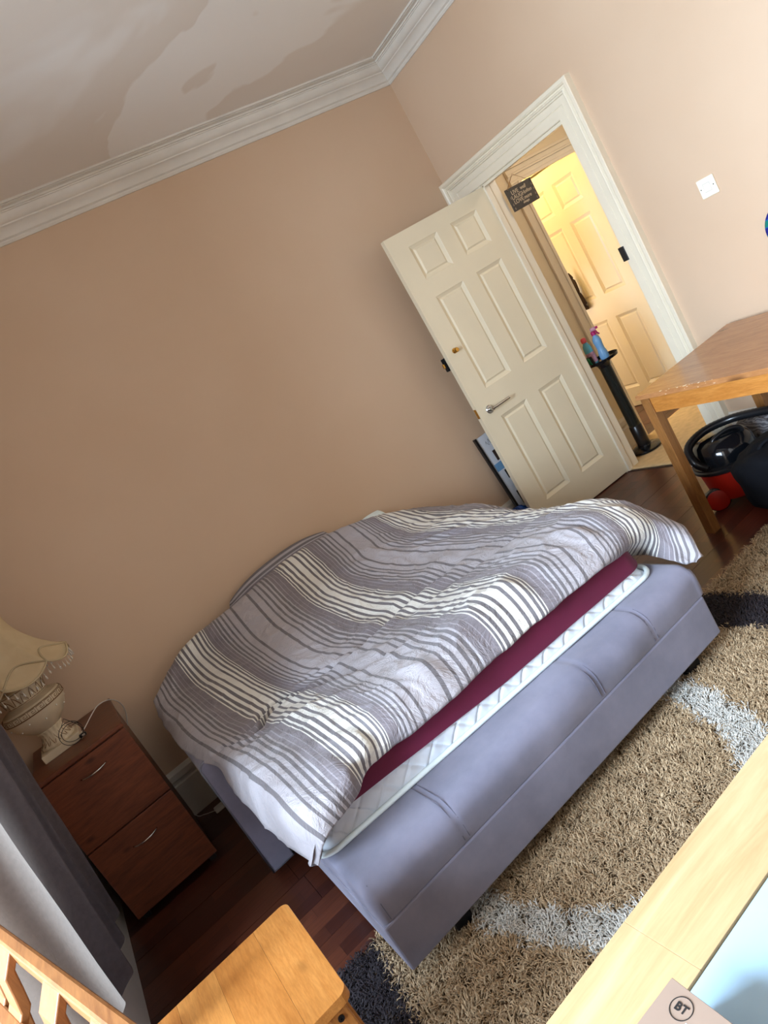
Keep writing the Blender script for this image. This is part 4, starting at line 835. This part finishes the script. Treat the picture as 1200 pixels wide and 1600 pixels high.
# ---- hanging slate sign: parallel to the reveal
sg = thing('hanging_sign', 'small dark plaque with handwritten mottoes hanging on twine in the doorway', 'sign', (.218, -.33, 1.83))
obj('plaque', MB().box(.105, .333, -.334, -.326, 1.760, 1.897), 'slate', sg, bevel=.002)
RS = Matrix.Rotation(PI / 2, 4, 'X')
for body, x, z, sz_, sh_ in (('LIVE', .172, 1.864, .034, 0), ('well', .244, 1.868, .030, .3), ('LAUGH', .186, 1.836, .034, 0), ('often', .272, 1.838, .029, .3), ('LOVE', .172, 1.808, .034, 0), ('more', .250, 1.808, .030, .3), ('always', .222, 1.785, .020, .3)):
    text_mesh('lettering', body, sz_, 'chalk', Matrix.Translation((x, -.3345, z)) @ RS, sg, .0004, shear=sh_, bold=.0006)
for x, z in ((.118, 1.80), (.122, 1.84), (.318, 1.86), (.322, 1.83), (.318, 1.80), (.12, 1.775), (.316, 1.775)):
    obj('leaf_print', MB().tube([(x, -.3345, z - .007), (x + .004, -.3345, z), (x, -.3345, z + .007), (x - .004, -.3345, z), (x, -.3345, z - .007)], .0009, 4), 'chalk', sg)
for x in (.122, .316): obj('hole_stud', MB().sphere((x, -.335, 1.886), (.004, .002, .004), 8, 6), 'ink', sg)
obj('twine', MB().tube([(.122, -.335, 1.886), (.219, -.330, 1.962), (.316, -.335, 1.886)], .0014, 5), 'twine', sg)
obj('twine', MB().tube([(.122, -.325, 1.886), (.150, -.328, 1.91), (.219, -.330, 1.962)], .0012, 5), 'twine', sg)

# ================================================================== PICTURE FRAME behind the door
pf = thing('picture_frame', 'black-edged white photo frame leaning on the wall behind the open door', 'picture frame', (-.5, -.1, 0))
# leaning plane: bottom y -.13, top y -.035
def fp(x, z, d=0): t = z / .72; return (x, -.135 + .085 * t - d, z)
def fbox(x0_, x1_, z0_, z1_, d0, d1_): return MB().hexa([fp(x0_, z0_, d1_), fp(x1_, z0_, d1_), fp(x1_, z0_, d0), fp(x0_, z0_, d0)], [fp(x0_, z1_, d1_), fp(x1_, z1_, d1_), fp(x1_, z1_, d0), fp(x0_, z1_, d0)])
fx0, fx1 = -.762, -.26
obj('backing', fbox(fx0 + .014, fx1, .01, .715, 0, .006), 'paper', pf)
obj('frame_side', fbox(fx0, fx0 + .016, .0, .72, -.004, .016), 'plastic_blk', pf); obj('frame_side', fbox(fx1 - .016, fx1, .0, .72, -.004, .016), 'plastic_blk', pf)
obj('frame_side', fbox(fx0, fx1, .0, .016, -.004, .016), 'plastic_blk', pf)
for k, (x0_, x1_, z0_, z1_, mt_) in enumerate(((-.690, -.60, .53, .60, 'coat'), (-.60, -.50, .53, .60, 'carton'), (-.690, -.58, .40, .46, 'ink'), (-.56, -.46, .40, .46, 'cloth'), (-.700, -.56, .22, .31, 'plastic_blk'), (-.52, -.42, .22, .31, 'coat'))):
    obj('photo', fbox(x0_, x1_, z0_, z1_, .0062, .0072), mt_, pf)
obj('photo', fbox(-.735, -.60, .47, .52, .0062, .0070), 'bottle_b', pf, label='pale blue print')
obj('scribble', MB().tube([fp(-.70 + .006 * k, .655 + .016 * math.sin(k * 1.7) * (1 if k % 5 else 1.8), .0072) for k in range(30)], .0011, 4), 'cloth', pf)
tag(obj('blue_bag', blob((-.80, -.155, .12), (.09, .08, .115), 2.4, 32, 18, .12, seed=5), 'bluebag', smooth=True), 'bright blue plastic bag on the floor beside the leaning photo frame', 'bag')

# ---- rainbow plate on the right-hand wall, cut by the frame edge
rp = thing('wall_plate', 'round blue and green striped plate at the right edge on the wall', 'plate', (0, -1.83, 1.02))
RYm = Matrix.Translation((0, -1.842, 1.055)) @ Matrix.Rotation(-PI / 2, 4, 'Y')
obj('plate_face', MB().lathe([(0, .012), (.06, .012), (.095, .020), (.110, .022), (.108, .014), (.06, .004), (0, .004)], n=48).xf(RYm), 'rainbow', rp, smooth=True)
obj('plate_hook', MB().box(-.006, 0, -1.85, -1.835, 1.15, 1.175), 'chrome', rp)

# ================================================================== SHAG RUG
rx0, rx1, ry0, ry1 = -3.215, -.25, -3.35, -1.705
rug = tag(obj('shag_rug', MB().box(rx0, rx1, ry0, ry1, .001, .010), 'yarn'), 'brown, tan and white shag rug under the foot of the sofa bed', 'rug')
ca = rug.data.color_attributes.new('yarn', 'FLOAT_COLOR', 'POINT'); ca.data.foreach_set('color', [.20, .13, .07, 1] * len(rug.data.vertices))
sp_ = .0050
gx, gy = np.meshgrid(np.arange(rx0 + .01, rx1 - .01, sp_), np.arange(-3.05, ry1 - .008, sp_)); X = gx.ravel(); Y = gy.ravel()
X = X + rng.uniform(-.003, .003, X.size); Y = Y + rng.uniform(-.003, .003, Y.size)
keep = ~((X > bx0 + .02) & (X < bx1 - .02) & (Y > by + .08)); keep &= ~((np.abs(X + 2.8) < .034) & (np.abs(Y + 1.93) < .034)); keep &= ~((np.abs(X + 1.66) < .034) & (np.abs(Y + 1.93) < .034))
keep &= ~((X > -.72) & (X < -.27) & (Y > -2.06)) ; keep &= ~((X < -2.0) & (Y < -2.75))
X, Y = X[keep], Y[keep]; N = X.size
jx = X + rng.normal(0, .008, N); jy = Y + rng.normal(0, .008, N)
u_ = np.abs(jx + 2.235); d_ = -1.70 - jy
dark = (u_ > .775 + .13 * d_) & (u_ < .985 + .10 * d_) | ((jx < -3.0) & (u_ > .775 + .13 * d_))
e_ = np.sqrt(((jx + 2.255) / .545) ** 2 + ((jy + 1.80) / .80) ** 2); white = (e_ > .82) & (e_ < 1.0)
tan = np.array([.34, .23, .125]); tan2 = np.array([.64, .48, .30]); wh_ = np.array([.72, .70, .64]); dk_ = np.array([.022, .016, .02])
mixf = rng.uniform(0, 1, (N, 1)); colr = tan * (1 - mixf) + tan2 * mixf
colr[white] = wh_ * rng.uniform(.8, 1.1, (white.sum(), 1)); colr[dark] = dk_ * rng.uniform(.7, 1.5, (dark.sum(), 1))
ang = rng.uniform(0, 2 * PI, N) ; ln_ = rng.uniform(.022, .036, N); lean = rng.uniform(.35, .95, N)
cl = np.array([noise.noise((float(a_) * 14, float(b_) * 14, 0)) for a_, b_ in zip(X, Y)]); ang = ang * .55 + cl * 6
wv_ = .0013; dirx, diry = np.cos(ang), np.sin(ang); tx, ty = -diry * wv_, dirx * wv_
def ptz(f, zf): return X + dirx * ln_ * lean * f, Y + diry * ln_ * lean * f, .009 + ln_ * zf
V = np.empty((N, 7, 3)); 
for q, (f, zf, wq) in enumerate(((0, 0, 1), (.35, .62, 1.15), (.85, .78, 1.0))):
    a_, b_, c_ = ptz(f, zf * (1.15 - .45 * lean)); V[:, 2 * q] = np.stack([a_ - tx * wq, b_ - ty * wq, c_], 1); V[:, 2 * q + 1] = np.stack([a_ + tx * wq, b_ + ty * wq, c_], 1)
a_, b_, c_ = ptz(1.25, .55 * (1.1 - .4 * lean)); V[:, 6] = np.stack([a_, b_, c_], 1)
base_i = (np.arange(N) * 7)[:, None]
quads = np.concatenate([base_i + np.array([0, 1, 3, 2]), base_i + np.array([2, 3, 5, 4])], 1).reshape(-1, 4); tris = base_i + np.array([4, 5, 6])
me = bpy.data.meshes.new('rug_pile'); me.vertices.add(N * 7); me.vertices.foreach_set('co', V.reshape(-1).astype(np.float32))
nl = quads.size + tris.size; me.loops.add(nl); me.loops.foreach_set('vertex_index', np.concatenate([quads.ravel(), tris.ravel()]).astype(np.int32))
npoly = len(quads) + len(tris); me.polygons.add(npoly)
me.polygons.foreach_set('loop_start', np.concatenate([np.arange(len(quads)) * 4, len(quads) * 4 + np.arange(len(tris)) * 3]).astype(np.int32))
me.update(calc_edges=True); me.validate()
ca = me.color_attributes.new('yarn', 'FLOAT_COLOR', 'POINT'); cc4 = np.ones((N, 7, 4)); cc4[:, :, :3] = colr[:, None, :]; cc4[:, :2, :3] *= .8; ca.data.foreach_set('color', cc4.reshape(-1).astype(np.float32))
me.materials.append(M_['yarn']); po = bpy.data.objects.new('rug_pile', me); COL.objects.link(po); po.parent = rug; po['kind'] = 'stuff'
